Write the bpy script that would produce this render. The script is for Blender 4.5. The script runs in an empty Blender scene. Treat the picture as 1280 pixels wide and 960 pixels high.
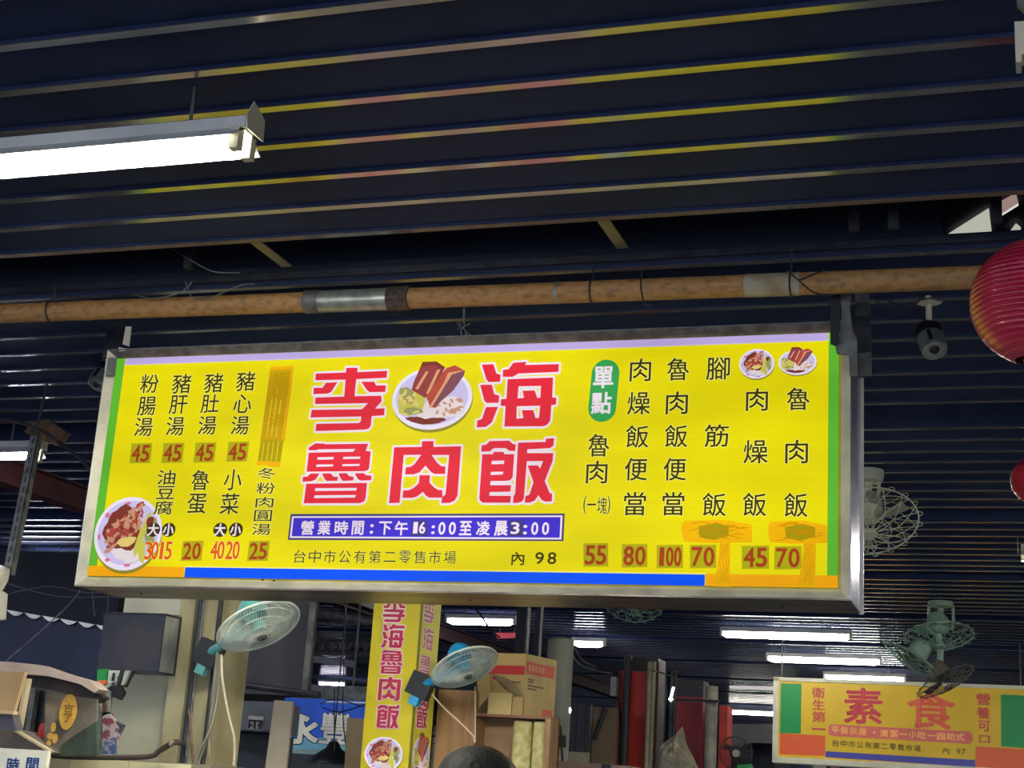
import bpy, bmesh, math, random
from mathutils import Vector, Matrix
from mathutils.geometry import tessellate_polygon
random.seed(7)
PI = math.pi
SC = bpy.context.scene
COL = SC.collection

# ------------------------------------------------------------------ camera
FPX, YAW, PITCH, ROLL, EYE = 1881.478, -.33512, .26993, .06488, 1.55
cy, sy, cp, sp = math.cos(YAW), math.sin(YAW), math.cos(PITCH), math.sin(PITCH)
FW = Vector((sy*cp, cy*cp, sp)); R0 = Vector((cy, -sy, 0)); U0 = R0.cross(FW)
RT = math.cos(ROLL)*R0 + math.sin(ROLL)*U0
UP = -math.sin(ROLL)*R0 + math.cos(ROLL)*U0
cam = bpy.data.cameras.new('camera'); cam.sensor_width = 36; cam.lens = FPX*36/1280
cam.clip_start = .05; cam.clip_end = 200
co = bpy.data.objects.new('camera', cam); COL.objects.link(co)
co.matrix_world = Matrix(((RT.x, UP.x, -FW.x, 0), (RT.y, UP.y, -FW.y, 0), (RT.z, UP.z, -FW.z, EYE), (0, 0, 0, 1)))
SC.camera = co
ORG = Vector((0, 0, EYE))
# ------------------------------------------------------------------ world, exposure
wd = bpy.data.worlds.new('world'); SC.world = wd; wd.use_nodes = True
wd.node_tree.nodes['Background'].inputs[0].default_value = (.62, .72, 1, 1)
wd.node_tree.nodes['Background'].inputs[1].default_value = 1.7
SC.view_settings.view_transform = 'Standard'; SC.view_settings.look = 'None'
SC.view_settings.gamma = 1; SC.view_settings.exposure = 0.0; SC.view_settings.use_curve_mapping = False
TUBE = 125.0        # radiance of the fluorescent tubes
PANEL = .93        # radiance of the backlit menu
H = 3.347          # height of the slatted ceiling
SL0, SLP = 2.9047, .23142   # first slat, slat spacing

def at(px, py, X=None, Y=None, Z=None):
    d = FW*FPX + RT*(px-640) + UP*(480-py)
    t = Y/d.y if Y is not None else ((Z-EYE)/d.z if Z is not None else X/d.x)
    return ORG + d*t

# ------------------------------------------------------------------ materials
def lin(c):
    return tuple((x/255/12.92 if x/255 <= .04045 else ((x/255+.055)/1.055)**2.4) for x in c[:3]) + (1,)
MC = {}
def mat(name, c, rough=.6, metal=0, c2=None, scale=6, amt=.5, bump=0, coat=0, emit=0, stretch=(1, 1, 1), alpha=1, detail=5, lo=.4, hi=.62, trans=0, sss=0):
    if name in MC: return MC[name]
    m = bpy.data.materials.new(name); m.use_nodes = True; MC[name] = m
    nt = m.node_tree; b = nt.nodes['Principled BSDF']; N = nt.nodes.new; L = nt.links.new
    b.inputs['Roughness'].default_value = rough; b.inputs['Metallic'].default_value = metal
    b.inputs['Coat Weight'].default_value = coat; b.inputs['Alpha'].default_value = alpha
    b.inputs['Transmission Weight'].default_value = trans
    c2 = c2 or tuple(x*.82 for x in c)
    tc = N('ShaderNodeTexCoord'); mp = N('ShaderNodeMapping'); mp.inputs['Scale'].default_value = stretch
    L(tc.outputs['Object'], mp.inputs['Vector'])
    n = N('ShaderNodeTexNoise'); n.inputs['Scale'].default_value = scale; n.inputs['Detail'].default_value = detail
    L(mp.outputs[0], n.inputs['Vector'])
    r = N('ShaderNodeMapRange'); r.inputs[1].default_value = lo; r.inputs[2].default_value = hi; r.inputs[4].default_value = amt
    L(n.outputs['Fac'], r.inputs[0])
    mx = N('ShaderNodeMix'); mx.data_type = 'RGBA'; mx.inputs[6].default_value = lin(c); mx.inputs[7].default_value = lin(c2)
    L(r.outputs[0], mx.inputs[0]); L(mx.outputs[2], b.inputs['Base Color'])
    if bump:
        bp = N('ShaderNodeBump'); bp.inputs['Strength'].default_value = bump; bp.inputs['Distance'].default_value = .01
        L(n.outputs['Fac'], bp.inputs['Height']); L(bp.outputs[0], b.inputs['Normal'])
    if emit:
        L(mx.outputs[2], b.inputs['Emission Color']); b.inputs['Emission Strength'].default_value = emit
    return m
def backlit(name, c, s=PANEL, ribs=.09, blotch=.10):
    """print on the ribbed, backlit polycarbonate sheet"""
    if name in MC: return MC[name]
    m = bpy.data.materials.new(name); m.use_nodes = True; MC[name] = m
    nt = m.node_tree; b = nt.nodes['Principled BSDF']; N = nt.nodes.new; L = nt.links.new
    b.inputs['Base Color'].default_value = tuple(x*.04 for x in lin(c)[:3])+(1,); b.inputs['Roughness'].default_value = .5; b.inputs['Specular IOR Level'].default_value = .08
    tc = N('ShaderNodeTexCoord'); w = N('ShaderNodeTexWave'); w.bands_direction = 'Z'; w.inputs['Scale'].default_value = 40
    L(tc.outputs['Object'], w.inputs['Vector'])
    n = N('ShaderNodeTexNoise'); n.inputs['Scale'].default_value = 2.3; n.inputs['Detail'].default_value = 2
    mp = N('ShaderNodeMapping'); mp.inputs['Scale'].default_value = (.7, 1, 2.2); L(tc.outputs['Object'], mp.inputs['Vector']); L(mp.outputs[0], n.inputs['Vector'])
    r1 = N('ShaderNodeMapRange'); r1.inputs[3].default_value = 1-ribs; r1.inputs[4].default_value = 1+ribs*.4; L(w.outputs['Fac'], r1.inputs[0])
    r2 = N('ShaderNodeMapRange'); r2.inputs[1].default_value = .35; r2.inputs[2].default_value = .65; r2.inputs[3].default_value = 1-blotch; r2.inputs[4].default_value = 1+blotch; L(n.outputs['Fac'], r2.inputs[0])
    mu = N('ShaderNodeMath'); mu.operation = 'MULTIPLY'; L(r1.outputs[0], mu.inputs[0]); L(r2.outputs[0], mu.inputs[1])
    m2 = N('ShaderNodeMath'); m2.operation = 'MULTIPLY'; L(mu.outputs[0], m2.inputs[0]); m2.inputs[1].default_value = s
    b.inputs['Emission Color'].default_value = lin(c); L(m2.outputs[0], b.inputs['Emission Strength'])
    return m
def lampmat(name, c, s):
    if name in MC: return MC[name]
    m = bpy.data.materials.new(name); m.use_nodes = True; MC[name] = m
    b = m.node_tree.nodes['Principled BSDF']; b.inputs['Base Color'].default_value = (.8, .8, .8, 1)
    b.inputs['Emission Color'].default_value = lin(c); b.inputs['Emission Strength'].default_value = s
    return m

slat_m = mat('slat_metal', (164, 162, 170), .2, .85, (116, 114, 120), 3, .6, stretch=(.6, 4, 4))
deck_m = mat('navy_deck', (46, 58, 92), .5, 0, (36, 48, 78), 2.5, .8)
deck_m.node_tree.nodes['Principled BSDF'].inputs['Specular IOR Level'].default_value = .12; deck_m.node_tree.nodes['Principled BSDF'].inputs['Roughness'].default_value = .75
void_m = mat('void_shade', (24, 34, 54), .8)  # navy darker than the deck, putting shade into the void sheets
rust_m = mat('rust_pipe', (180, 134, 80), .6, 0, (100, 72, 50), 30, .75, bump=.3, stretch=(1, 2, 2), lo=.46, hi=.72, detail=9)
galv_m = mat('galvanised_steel', (168, 172, 162), .38, .5, (120, 124, 116), 24, .7, bump=.1)
chrome_m = mat('bright_side_metal', (176, 172, 200), .22, .85, (130, 126, 150), 5, .6, stretch=(1, 1, .5))
under_m = mat('dirty_underside', (150, 138, 124), .3, .75, (84, 74, 66), 7, .9, bump=.25, stretch=(.6, 3, 3))
bezel_m = mat('bezel_cream', (190, 186, 164), .45, .15, (150, 148, 130), 9, .7, bump=.08)
steel_d = mat('dark_steel', (58, 60, 68), .55, .3, (36, 38, 46), 12, .8, bump=.15)
steel_g = mat('grey_steel', (118, 120, 118), .55, .3, (78, 78, 76), 18, .8, bump=.15)
black_m = mat('black_plastic', (22, 26, 32), .45)
maroon_m = mat('maroon_steel', (96, 44, 46), .6, 0, (60, 28, 32), 8, .8)
cream_m = mat('cream_plastic', (214, 208, 184), .45, 0, (186, 180, 156), 6, .5)
white_m = mat('white_enamel', (226, 226, 216), .4)
tube_m = lampmat('tube_glow', (255, 252, 236), TUBE)
tubec_m = lampmat('tube_glow_cool', (238, 238, 255), TUBE*.8)

# ------------------------------------------------------------------ mesh builder
class MB:
    def __init__(s): s.v = []; s.f = []; s.smooth = False
    def poly(s, pts): i = len(s.v); s.v += [tuple(p) for p in pts]; s.f.append(tuple(range(i, i+len(pts)))); return s
    def box(s, a, b, m=None):
        x0, x1 = sorted((a[0], b[0])); y0, y1 = sorted((a[1], b[1])); z0, z1 = sorted((a[2], b[2]))
        P = [(x, y, z) for z in (z0, z1) for y in (y0, y1) for x in (x0, x1)]
        if m is not None: P = [tuple(m @ Vector(p)) for p in P]
        i = len(s.v); s.v += P
        for q in ((0, 2, 3, 1), (4, 5, 7, 6), (0, 1, 5, 4), (2, 6, 7, 3), (0, 4, 6, 2), (1, 3, 7, 5)): s.f.append(tuple(i+k for k in q))
        return s
    def prism(s, pts, off):
        """closed outline pts (3D) swept by vector off"""
        off = Vector(off); n = len(pts); i = len(s.v)
        s.v += [tuple(Vector(p)) for p in pts] + [tuple(Vector(p)+off) for p in pts]
        for t in tessellate_polygon([[Vector(p) for p in pts]]):
            s.f.append(tuple(i+k for k in t)); s.f.append(tuple(i+n+k for k in reversed(t)))
        for k in range(n): s.f.append((i+k, i+(k+1) % n, i+n+(k+1) % n, i+n+k))
        return s
    def tube(s, pts, r, n=8, closed=False, caps=True):
        pts = [Vector(p) for p in pts]; m = len(pts); rs = r if isinstance(r, (list, tuple)) else [r]*m
        i0 = len(s.v); prev = None
        for k, p in enumerate(pts):
            a = pts[(k-1) % m] if (closed or k > 0) else p; b = pts[(k+1) % m] if (closed or k < m-1) else p
            d = (b-a)
            if d.length < 1e-9: d = Vector((0, 0, 1))
            d.normalize()
            if prev is None:
                u = d.cross(Vector((0, 0, 1)) if abs(d.z) < .9 else Vector((1, 0, 0))).normalized()
            else:
                u = prev - d*prev.dot(d)
                u = u.normalized() if u.length > 1e-6 else d.orthogonal().normalized()
            prev = u; w = d.cross(u)
            for j in range(n):
                t = 2*PI*j/n; s.v.append(tuple(p+(u*math.cos(t)+w*math.sin(t))*rs[k]))
        for k in range(m if closed else m-1):
            for j in range(n):
                a = i0+k*n+j; b = i0+k*n+(j+1) % n; c = i0+((k+1) % m)*n+(j+1) % n; d = i0+((k+1) % m)*n+j
                s.f.append((a, b, c, d))
        if caps and not closed:
            s.f.append(tuple(i0+j for j in reversed(range(n)))); s.f.append(tuple(i0+(m-1)*n+j for j in range(n)))
        s.smooth = n > 4 or s.smooth
        return s
    def lathe(s, prof, o=(0, 0, 0), axis=(0, 0, 1), n=32, ripple=None):
        """prof: (radius, height) list"""
        ax = Vector(axis).normalized(); u = ax.orthogonal().normalized(); w = ax.cross(u); o = Vector(o); i0 = len(s.v)
        for (r, h) in prof:
            for j in range(n):
                t = 2*PI*j/n; rr = max(r, 1e-4)
                s.v.append(tuple(o+ax*h+(u*math.cos(t)+w*math.sin(t))*rr))
        for k in range(len(prof)-1):
            for j in range(n): s.f.append((i0+k*n+j, i0+k*n+(j+1) % n, i0+(k+1)*n+(j+1) % n, i0+(k+1)*n+j))
        s.smooth = True; return s
    def build(s, name, m, parent=None, smooth=None, bevel=0):
        me = bpy.data.meshes.new(name); me.from_pydata(s.v, [], s.f); me.materials.append(m); me.update()
        if s.smooth if smooth is None else smooth:
            me.polygons.foreach_set('use_smooth', [True]*len(me.polygons))
            try: me.set_sharp_from_angle(angle=math.radians(38))
            except Exception: pass
        o = bpy.data.objects.new(name, me); COL.objects.link(o)
        if parent is not None:
            o.parent = parent
            p = parent; w = Vector()
            while p is not None: w += Vector(p.location); p = p.parent
            o.location = -w        # meshes are written in world coordinates
        if bevel:
            b = o.modifiers.new('bevel', 'BEVEL'); b.width = bevel; b.segments = 2; b.limit_method = 'ANGLE'
        return o
def tag(o, label=None, cat=None, group=None, kind=None):
    if label: o['label'] = label
    if cat: o['category'] = cat
    if group: o['group'] = group
    if kind: o['kind'] = kind
    return o
def thing(name, label, cat, loc=(0, 0, 0), group=None):
    o = bpy.data.objects.new(name, None); COL.objects.link(o); o.location = loc; o.empty_display_size = .05
    return tag(o, label, cat, group)
def relabel(o, label): o['label'] = label; return o
def copy_tree(o, parent=None):
    c = o.copy(); COL.objects.link(c)
    if parent is not None: c.parent = parent
    for ch in list(o.children): copy_tree(ch, c)
    return c
def smooth_path(P, k=6):
    P = [Vector(p) for p in P]; out = []
    for i in range(len(P)-1):
        a = P[max(i-1, 0)]; b = P[i]; c = P[i+1]; d = P[min(i+2, len(P)-1)]
        for j in range(k):
            t = j/k; out.append(.5*((2*b)+(c-a)*t+(2*a-5*b+4*c-d)*t*t+(3*b-3*c+d-a)*t**3))
    return out+[P[-1]]
def pts(L, Y): return [at(x, y, Y=Y) for x, y in L]

# ------------------------------------------------------------------ setting
S = 'structure'
tag(MB().box((-22, -6, -.1), (9, 32, 0)).build('floor', mat('floor_concrete', (104, 106, 112), .7, 0, (74, 76, 82), 1.5, .8, bump=.1)), kind=S)
wall_m = mat('dark_wall', (66, 68, 76), .85, 0, (40, 42, 50), 1.2, .8)
tag(MB().box((-22, 32, 0), (9, 32.2, 5)).build('wall_back', wall_m), kind=S)
tag(MB().box((-22.2, -6, 0), (-22, 32, 5)).build('wall_left', wall_m), kind=S)
tag(MB().box((9, -6, 0), (9.2, 32, 5)).build('wall_right', wall_m), kind=S)
NSL = 124; K0 = -20
gaps = lambda k: k % 10 == 7
XL, XR = -22, 9
mb = MB()
prof = []       # profile of the folded deck in (y, z)
k = K0
while k < NSL:
    yk = SL0+SLP*k
    if gaps(k):
        if not (k == 7):
            prof += [(yk-SLP+.02, H+.010), (yk-SLP+.03, H+.30), (yk+SLP-.03, H+.30), (yk+SLP-.02, H+.010)]
        else:
            prof += [(yk-SLP+.02, H+.010), (yk-SLP+.02, H+.42), None, (yk+SLP-.02, H+.010)]
    else:
        prof += [(yk-.019, H+.010), (yk-.014, H+.003), (yk+.014, H+.003), (yk+.019, H+.010)]
    k += 1
for a, b in zip(prof, prof[1:]):
    if a is None or b is None: continue
    mb.poly([(XL, a[0], a[1]), (XL, b[0], b[1]), (XR, b[0], b[1]), (XR, a[0], a[1])])
ceiling = tag(mb.build('ceiling', deck_m), kind=S)
me0 = None
for k in range(K0, NSL):
    if gaps(k): continue
    yk = SL0+SLP*k
    if me0 is None:
        o = MB().box((XL, -.0155, 0), (XR, .0155, .004)).build('slat', slat_m, ceiling); me0 = o.data
    else:
        o = bpy.data.objects.new('slat', me0); COL.objects.link(o); o.parent = ceiling
    o.location = (0, yk, H-.002)
# void above the missing slat, with its closing sheets, beam, straps and skylight
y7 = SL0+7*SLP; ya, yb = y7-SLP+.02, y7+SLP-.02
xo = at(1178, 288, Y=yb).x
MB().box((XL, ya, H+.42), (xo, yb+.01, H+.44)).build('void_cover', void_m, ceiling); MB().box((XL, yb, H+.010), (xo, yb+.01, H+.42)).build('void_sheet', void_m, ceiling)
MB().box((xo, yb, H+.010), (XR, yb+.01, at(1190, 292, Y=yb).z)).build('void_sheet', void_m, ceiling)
MB().box((XL, yb-.012, H+.02), (XR, yb, H+.045)).build('beam', steel_d, ceiling)
for (x, y) in ((320, 302), (755, 275)):
    a = at(x, y, Z=H+.012); MB().box((a.x-.02, a.y-.02, H+.006), (a.x+.02, a.y+.24, H+.012)).build('strap', mat('strap_paint', (140, 134, 104), .6), ceiling)
for px in (1068, 1117, 175+70, 1246):
    a = at(px, 275, Y=y7); MB().box((a.x-.016, y7-.02, H-.0), (a.x+.016, y7+.01, H+.42)).build('hanger_post', steel_d, ceiling)
tag(MB().box((XL, -6, 5), (9, 32.2, 5.1)).build('roof', mat('roof_sheet', (40, 46, 60), .8)), kind=S)
sky_c = lampmat('skylight_glow', (205, 205, 190), .75); sky_p = lampmat('skylight_glow_pink', (190, 160, 150), .6)
win = tag(MB().poly([at(x, y, Z=4.98) for x, y in ((1184, 293), (1236, 260), (1240, 293))]).build('window_1', sky_c), kind=S)
MB().poly([at(x, y, Z=4.97) for x, y in ((1246, 254), (1270, 241), (1273, 254), (1251, 268))]).build('pane', sky_p, win)
MB().poly([at(x, y, Z=4.97) for x, y in ((1251, 268), (1273, 254), (1273, 257), (1252, 270))]).build('pane', lampmat('skylight_white', (240, 236, 225), .9), win)
MB().poly([at(x, y, Z=4.97) for x, y in ((1260, 292), (1270, 279), (1276, 284), (1276, 292))]).build('pane', sky_c, win)

# ------------------------------------------------------------------ fluorescent lights
def fixture(label, xl, xr, Y, Z, kind='batten', on=True, cool=False, name='fluorescent_light', hang=True, group=None):
    t = thing(name, label, 'light', ((xl+xr)/2, Y, Z+.05), group)
    tm = (tubec_m if cool else tube_m) if on else white_m
    if kind == 'trough':
        MB().box((xl+.02, Y-.025, Z+.045), (xr-.02, Y+.025, Z+.085)).build('housing', white_m, t)
        mb = MB()
        for s_ in (-1, 1): mb.prism([(xl+.02, Y+s_*.02, Z+.047), (xl+.02, Y+s_*.075, Z+.008), (xl+.02, Y+s_*.078, Z+.010), (xl+.02, Y+s_*.025, Z+.052)], (xr-xl-.04, 0, 0))
        mb.build('reflector', white_m, t)
        for s_ in (-1, 1):
            MB().tube([(xl+.05, Y+s_*.034, Z+.008), (xr-.05, Y+s_*.034, Z+.008)], .014, 12).build('tube', tm, t)
            for xe, d in ((xl+.02, 1), (xr-.02, -1)):
                MB().box((xe, Y+s_*.034-.014, Z-.016), (xe+d*.028, Y+s_*.034+.014, Z+.046)).build('lamp_socket', cream_m, t)
        for xe in (xl, xr):
            MB().prism([(xe, Y-.02, Z+.125), (xe, Y+.045, Z+.10), (xe, Y+.05, Z+.04), (xe, Y-.04, Z+.04), (xe, Y-.05, Z+.07)], (.004 if xe == xl else -.004, 0, 0)).build('end_plate', cream_m, t)
    else:
        MB().box((xl, Y-.035, Z+.03), (xr, Y+.035, Z+.07)).build('housing', white_m, t)
        mb = MB(); n = 10; P = []
        for (x, r) in ((xl+.01, .01), (xl+.07, .036), (xr-.07, .036), (xr-.01, .01)): P.append((x, r))  # radius widened past a real tube, standing in for its bloom
        mb.tube([(x, Y, Z+.006) for x, r in P], [r for x, r in P], 12); mb.build('tube', lampmat('far_tube_glow_cool', (238, 238, 255), 30) if cool else lampmat('far_tube_glow', (255, 252, 240), 36), t)
        for xe, d in ((xl, 1), (xr, -1)): MB().box((xe, Y-.03, Z-.012), (xe+d*.025, Y+.03, Z+.03)).build('end_cap', white_m, t)
    if hang and Z+.09 < H-.01:
        for x in (xl+.2, xr-.2): MB().tube([(x, Y, Z+.068), (x, Y, H+(.31 if round((Y-SL0)/SLP) % 10 == 7 else .02))], .005, 6).build('hanger', steel_g, t)
    return t
nearR = at(318, 172, Y=3.22)
fixture('near twin tube light glaring at upper left, triangular end plate', nearR.x-1.25, nearR.x, 3.22, nearR.z-.03, 'trough')
jb = thing('junction_box', 'beige metal junction box cut off by the upper right edge', 'box', tuple(at(1275, 40, Y=2.85)))
def jslab(n, P, Y, th, m): return MB().prism([at(x, y, Y=Y) for x, y in P], (0, th, 0)).build(n, m, jb)
jslab('cover', [(1268, 27), (1330, 24), (1330, 66), (1277, 67.5), (1277, 77), (1270, 77.5)], 2.85, .05, cream_m); jslab('bracket', [(1271, -12), (1330, -12), (1330, 20), (1284, 16), (1271, 3)], 2.87, .02, steel_g)
a = at(1300, 20, Y=2.88); MB().box((a.x-.02, 2.88, a.z), (a.x+.02, 2.9, H)).build('hanger', steel_g, jb)
far_t = lampmat('far_tube_glow', (255, 252, 240), 36); far_c = lampmat('far_tube_glow_cool', (238, 238, 255), 30)
def fx(label, p0, p1, cool=False, Zt=H-.12, **k):
    a = at(*p0, Z=Zt); b = at(*p1, Z=Zt); return fixture(label, a.x, b.x, (a.y+b.y)/2, Zt-.005, cool=cool, **k)
fx('tube light right of the big menu, uppermost of the three in a staircase', (897, 790), (1067, 799))
fx('middle tube light of the three stepped above the vegetarian sign', (953, 820), (1105, 831))
fx('tube light just above the top edge of the vegetarian sign', (1025, 843), (1135, 853))
fx('far tube light left of the vegetarian sign beside the red post', (905, 888), (1000, 895))
fx('tube light under the menu between yellow pillar and dark post', (555, 775), (647, 779), cool=True)
fx('tube light in front of the dark roof left of the yellow pillar', (387, 852), (443, 858), cool=True)
fx('slim tube light at the left, below the maroon beam', (10, 700), (104, 704), cool=True)
a = at(0, 555, Z=3.2); b = at(52, 562, Z=3.2)
fixture('white twin tube light behind the slotted steel post', b.x-1.25, b.x, b.y, 3.16, 'trough', cool=True)
fx('tube light right of the round grey concrete column', (712, 803), (760, 807), cool=True)
a = at(1272, 688, Z=3.25)
fixture('light fitting with beige end at right edge behind the lanterns', a.x, a.x+1.3, a.y, 3.2, 'trough')
# unseen hall tubes added outside the frame to brighten sign bezel and fans
LL = ['just behind the viewer', 'behind the viewer to the left', 'right of the frame, nearest', 'left of the frame, nearest', 'right of the frame, farthest', 'left of the frame, farther off', 'right of the frame, second farthest', 'far behind the viewer to the right', 'right of the frame beside the lanterns']
for i, (x, y) in enumerate(((.4, -.6), (-3.0, -1.6), (2.4, 2.2), (-6.2, 1.4), (3.2, 12.4), (-9.5, 5.2), (4.6, 6.6), (1.6, -2.4), (1.7, 7.6))):
    fixture('unseen added twin tube light '+LL[i], x-.62, x+.62, y, 3.17, 'trough', group='added hall lights out of view')

for x, l in ((-2.75, 'left'), (-1.25, 'right')): fixture('unseen added tube light fixed low behind the menu, %s half' % l, x-.62, x+.62, 5.12, 2.72, 'trough', hang=False)  # unseen tubes added behind the menu to brighten the stalls below
for o_ in [o for o in COL.objects if o.type == 'EMPTY' and 'fixed low behind' in o.get('label', '')]:
    for dx in (-.4, .4): MB().box((o_.location.x+dx-.015, 5.0, 2.76), (o_.location.x+dx+.015, 5.13, 2.81)).build('wall_arm', steel_g, o_)
# ------------------------------------------------------------------ flat print: glyphs and outlines
GC = {}
def glyph(ch):
    if ch in GC: return GC[ch]
    cu = bpy.data.curves.new('g', 'FONT'); cu.body = ch; cu.resolution_u = 3; cu.fill_mode = 'FRONT'
    o = bpy.data.objects.new('g', cu); COL.objects.link(o)
    dg = bpy.context.evaluated_depsgraph_get(); me = o.evaluated_get(dg).to_mesh()
    V = [(v.co.x, v.co.y) for v in me.vertices]; Fc = [tuple(p.vertices) for p in me.polygons]
    cnt = {}
    for f in Fc:
        for a, b in zip(f, f[1:]+f[:1]): cnt[(min(a, b), max(a, b))] = cnt.get((min(a, b), max(a, b)), 0)+1
    E_ = [e for e, c in cnt.items() if c == 1]
    o.evaluated_get(dg).to_mesh_clear(); bpy.data.objects.remove(o); bpy.data.curves.remove(cu)
    x0 = min(v[0] for v in V); x1 = max(v[0] for v in V); y0 = min(v[1] for v in V); y1 = max(v[1] for v in V)
    GC[ch] = (V, Fc, E_, (x0, x1, y0, y1)); return GC[ch]
class Plane:
    """a printed surface: origin, right, up, outward normal"""
    def __init__(s, o, u, v):
        s.o = Vector(o); s.u = Vector(u).normalized(); s.v = Vector(v).normalized(); s.n = s.u.cross(s.v).normalized()
    def px(s, x, y):
        d = FW*FPX+RT*(x-640)+UP*(480-y); t = (s.o-ORG).dot(s.n)/d.dot(s.n); p = ORG+d*t-s.o
        return (p.dot(s.u), p.dot(s.v))
    def w(s, a, b, lay): return s.o+s.u*a+s.v*b+s.n*(lay*.0007)
    def rect(s, mb, a0, b0, a1, b1, lay): return mb.poly([s.w(a0, b0, lay), s.w(a1, b0, lay), s.w(a1, b1, lay), s.w(a0, b1, lay)])
    def polypx(s, mb, P, lay): return s.poly2(mb, [[s.px(*p) for p in P]], lay)
    def poly2(s, mb, loops, lay):
        fl = [p for l in loops for p in l]; i = len(mb.v); mb.v += [tuple(s.w(a, b, lay)) for a, b in fl]
        for t in tessellate_polygon([[Vector((a, b, 0)) for a, b in l] for l in loops]): mb.f.append(tuple(i+k for k in t))
        return mb
    def stroke(s, mb, loops, r, lay, closed=True):
        for l in loops:
            n = len(l)
            for k in range(n if closed else n-1):
                s.seg(mb, l[k], l[(k+1) % n], r, lay)
            for p in l: mb.poly([s.w(p[0]+r*math.cos(t*PI/4), p[1]+r*math.sin(t*PI/4), lay) for t in range(8)])
    def seg(s, mb, p, q, r, lay):
        dx, dy = q[0]-p[0], q[1]-p[1]; L = math.hypot(dx, dy)
        if L < 1e-7: return
        nx, ny = -dy/L*r, dx/L*r; ex, ey = dx/L*r*.5, dy/L*r*.5
        mb.poly([s.w(p[0]+nx-ex, p[1]+ny-ey, lay), s.w(p[0]-nx-ex, p[1]-ny-ey, lay), s.w(q[0]-nx+ex, q[1]-ny+ey, lay), s.w(q[0]+nx+ex, q[1]+ny+ey, lay)])
    def char(s, mb, ch, c, w, h, lay, bold=0, halo=None, halo_r=0, em=False, mirror=False):
        V, Fc, E_, (x0, x1, y0, y1) = glyph(ch)
        if em: x0, x1, y0, y1 = 0.02, .98, -.10, .86
        if ch == '一' or ch == '二': h = h*(.12 if ch == '一' else .75)
        P = [(c[0]+((x-x0)/(x1-x0)-.5)*w, c[1]+((y-y0)/(y1-y0)-.5)*h) for x, y in V]
        i = len(mb.v); mb.v += [tuple(s.w(a, b, lay)) for a, b in P]; mb.f += [tuple(i+k for k in f) for f in Fc]
        if bold:
            for a, b in E_: s.seg(mb, P[a], P[b], bold, lay)
        if halo is not None:
            for a, b in E_: s.seg(halo, P[a], P[b], halo_r, lay-1)
    def charpx(s, mb, ch, x, y, w, h, lay, **k):
        a = s.px(x-w/2, y); b = s.px(x+w/2, y); c = s.px(x, y-h/2); d = s.px(x, y+h/2)
        s.char(mb, ch, s.px(x, y), abs(b[0]-a[0]), abs(c[1]-d[1]), lay, **k)
    def ellipse(s, mb, c, rx, ry, lay, n=40, rot=0, sq=2.0):
        P = []
        for i in range(n):
            t = 2*PI*i/n; x = rx*math.copysign(abs(math.cos(t))**(2/sq), math.cos(t)); y = ry*math.copysign(abs(math.sin(t))**(2/sq), math.sin(t))
            P.append(s.w(c[0]+x*math.cos(rot)-y*math.sin(rot), c[1]+x*math.sin(rot)+y*math.cos(rot), lay))
        return mb.poly(P)

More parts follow.
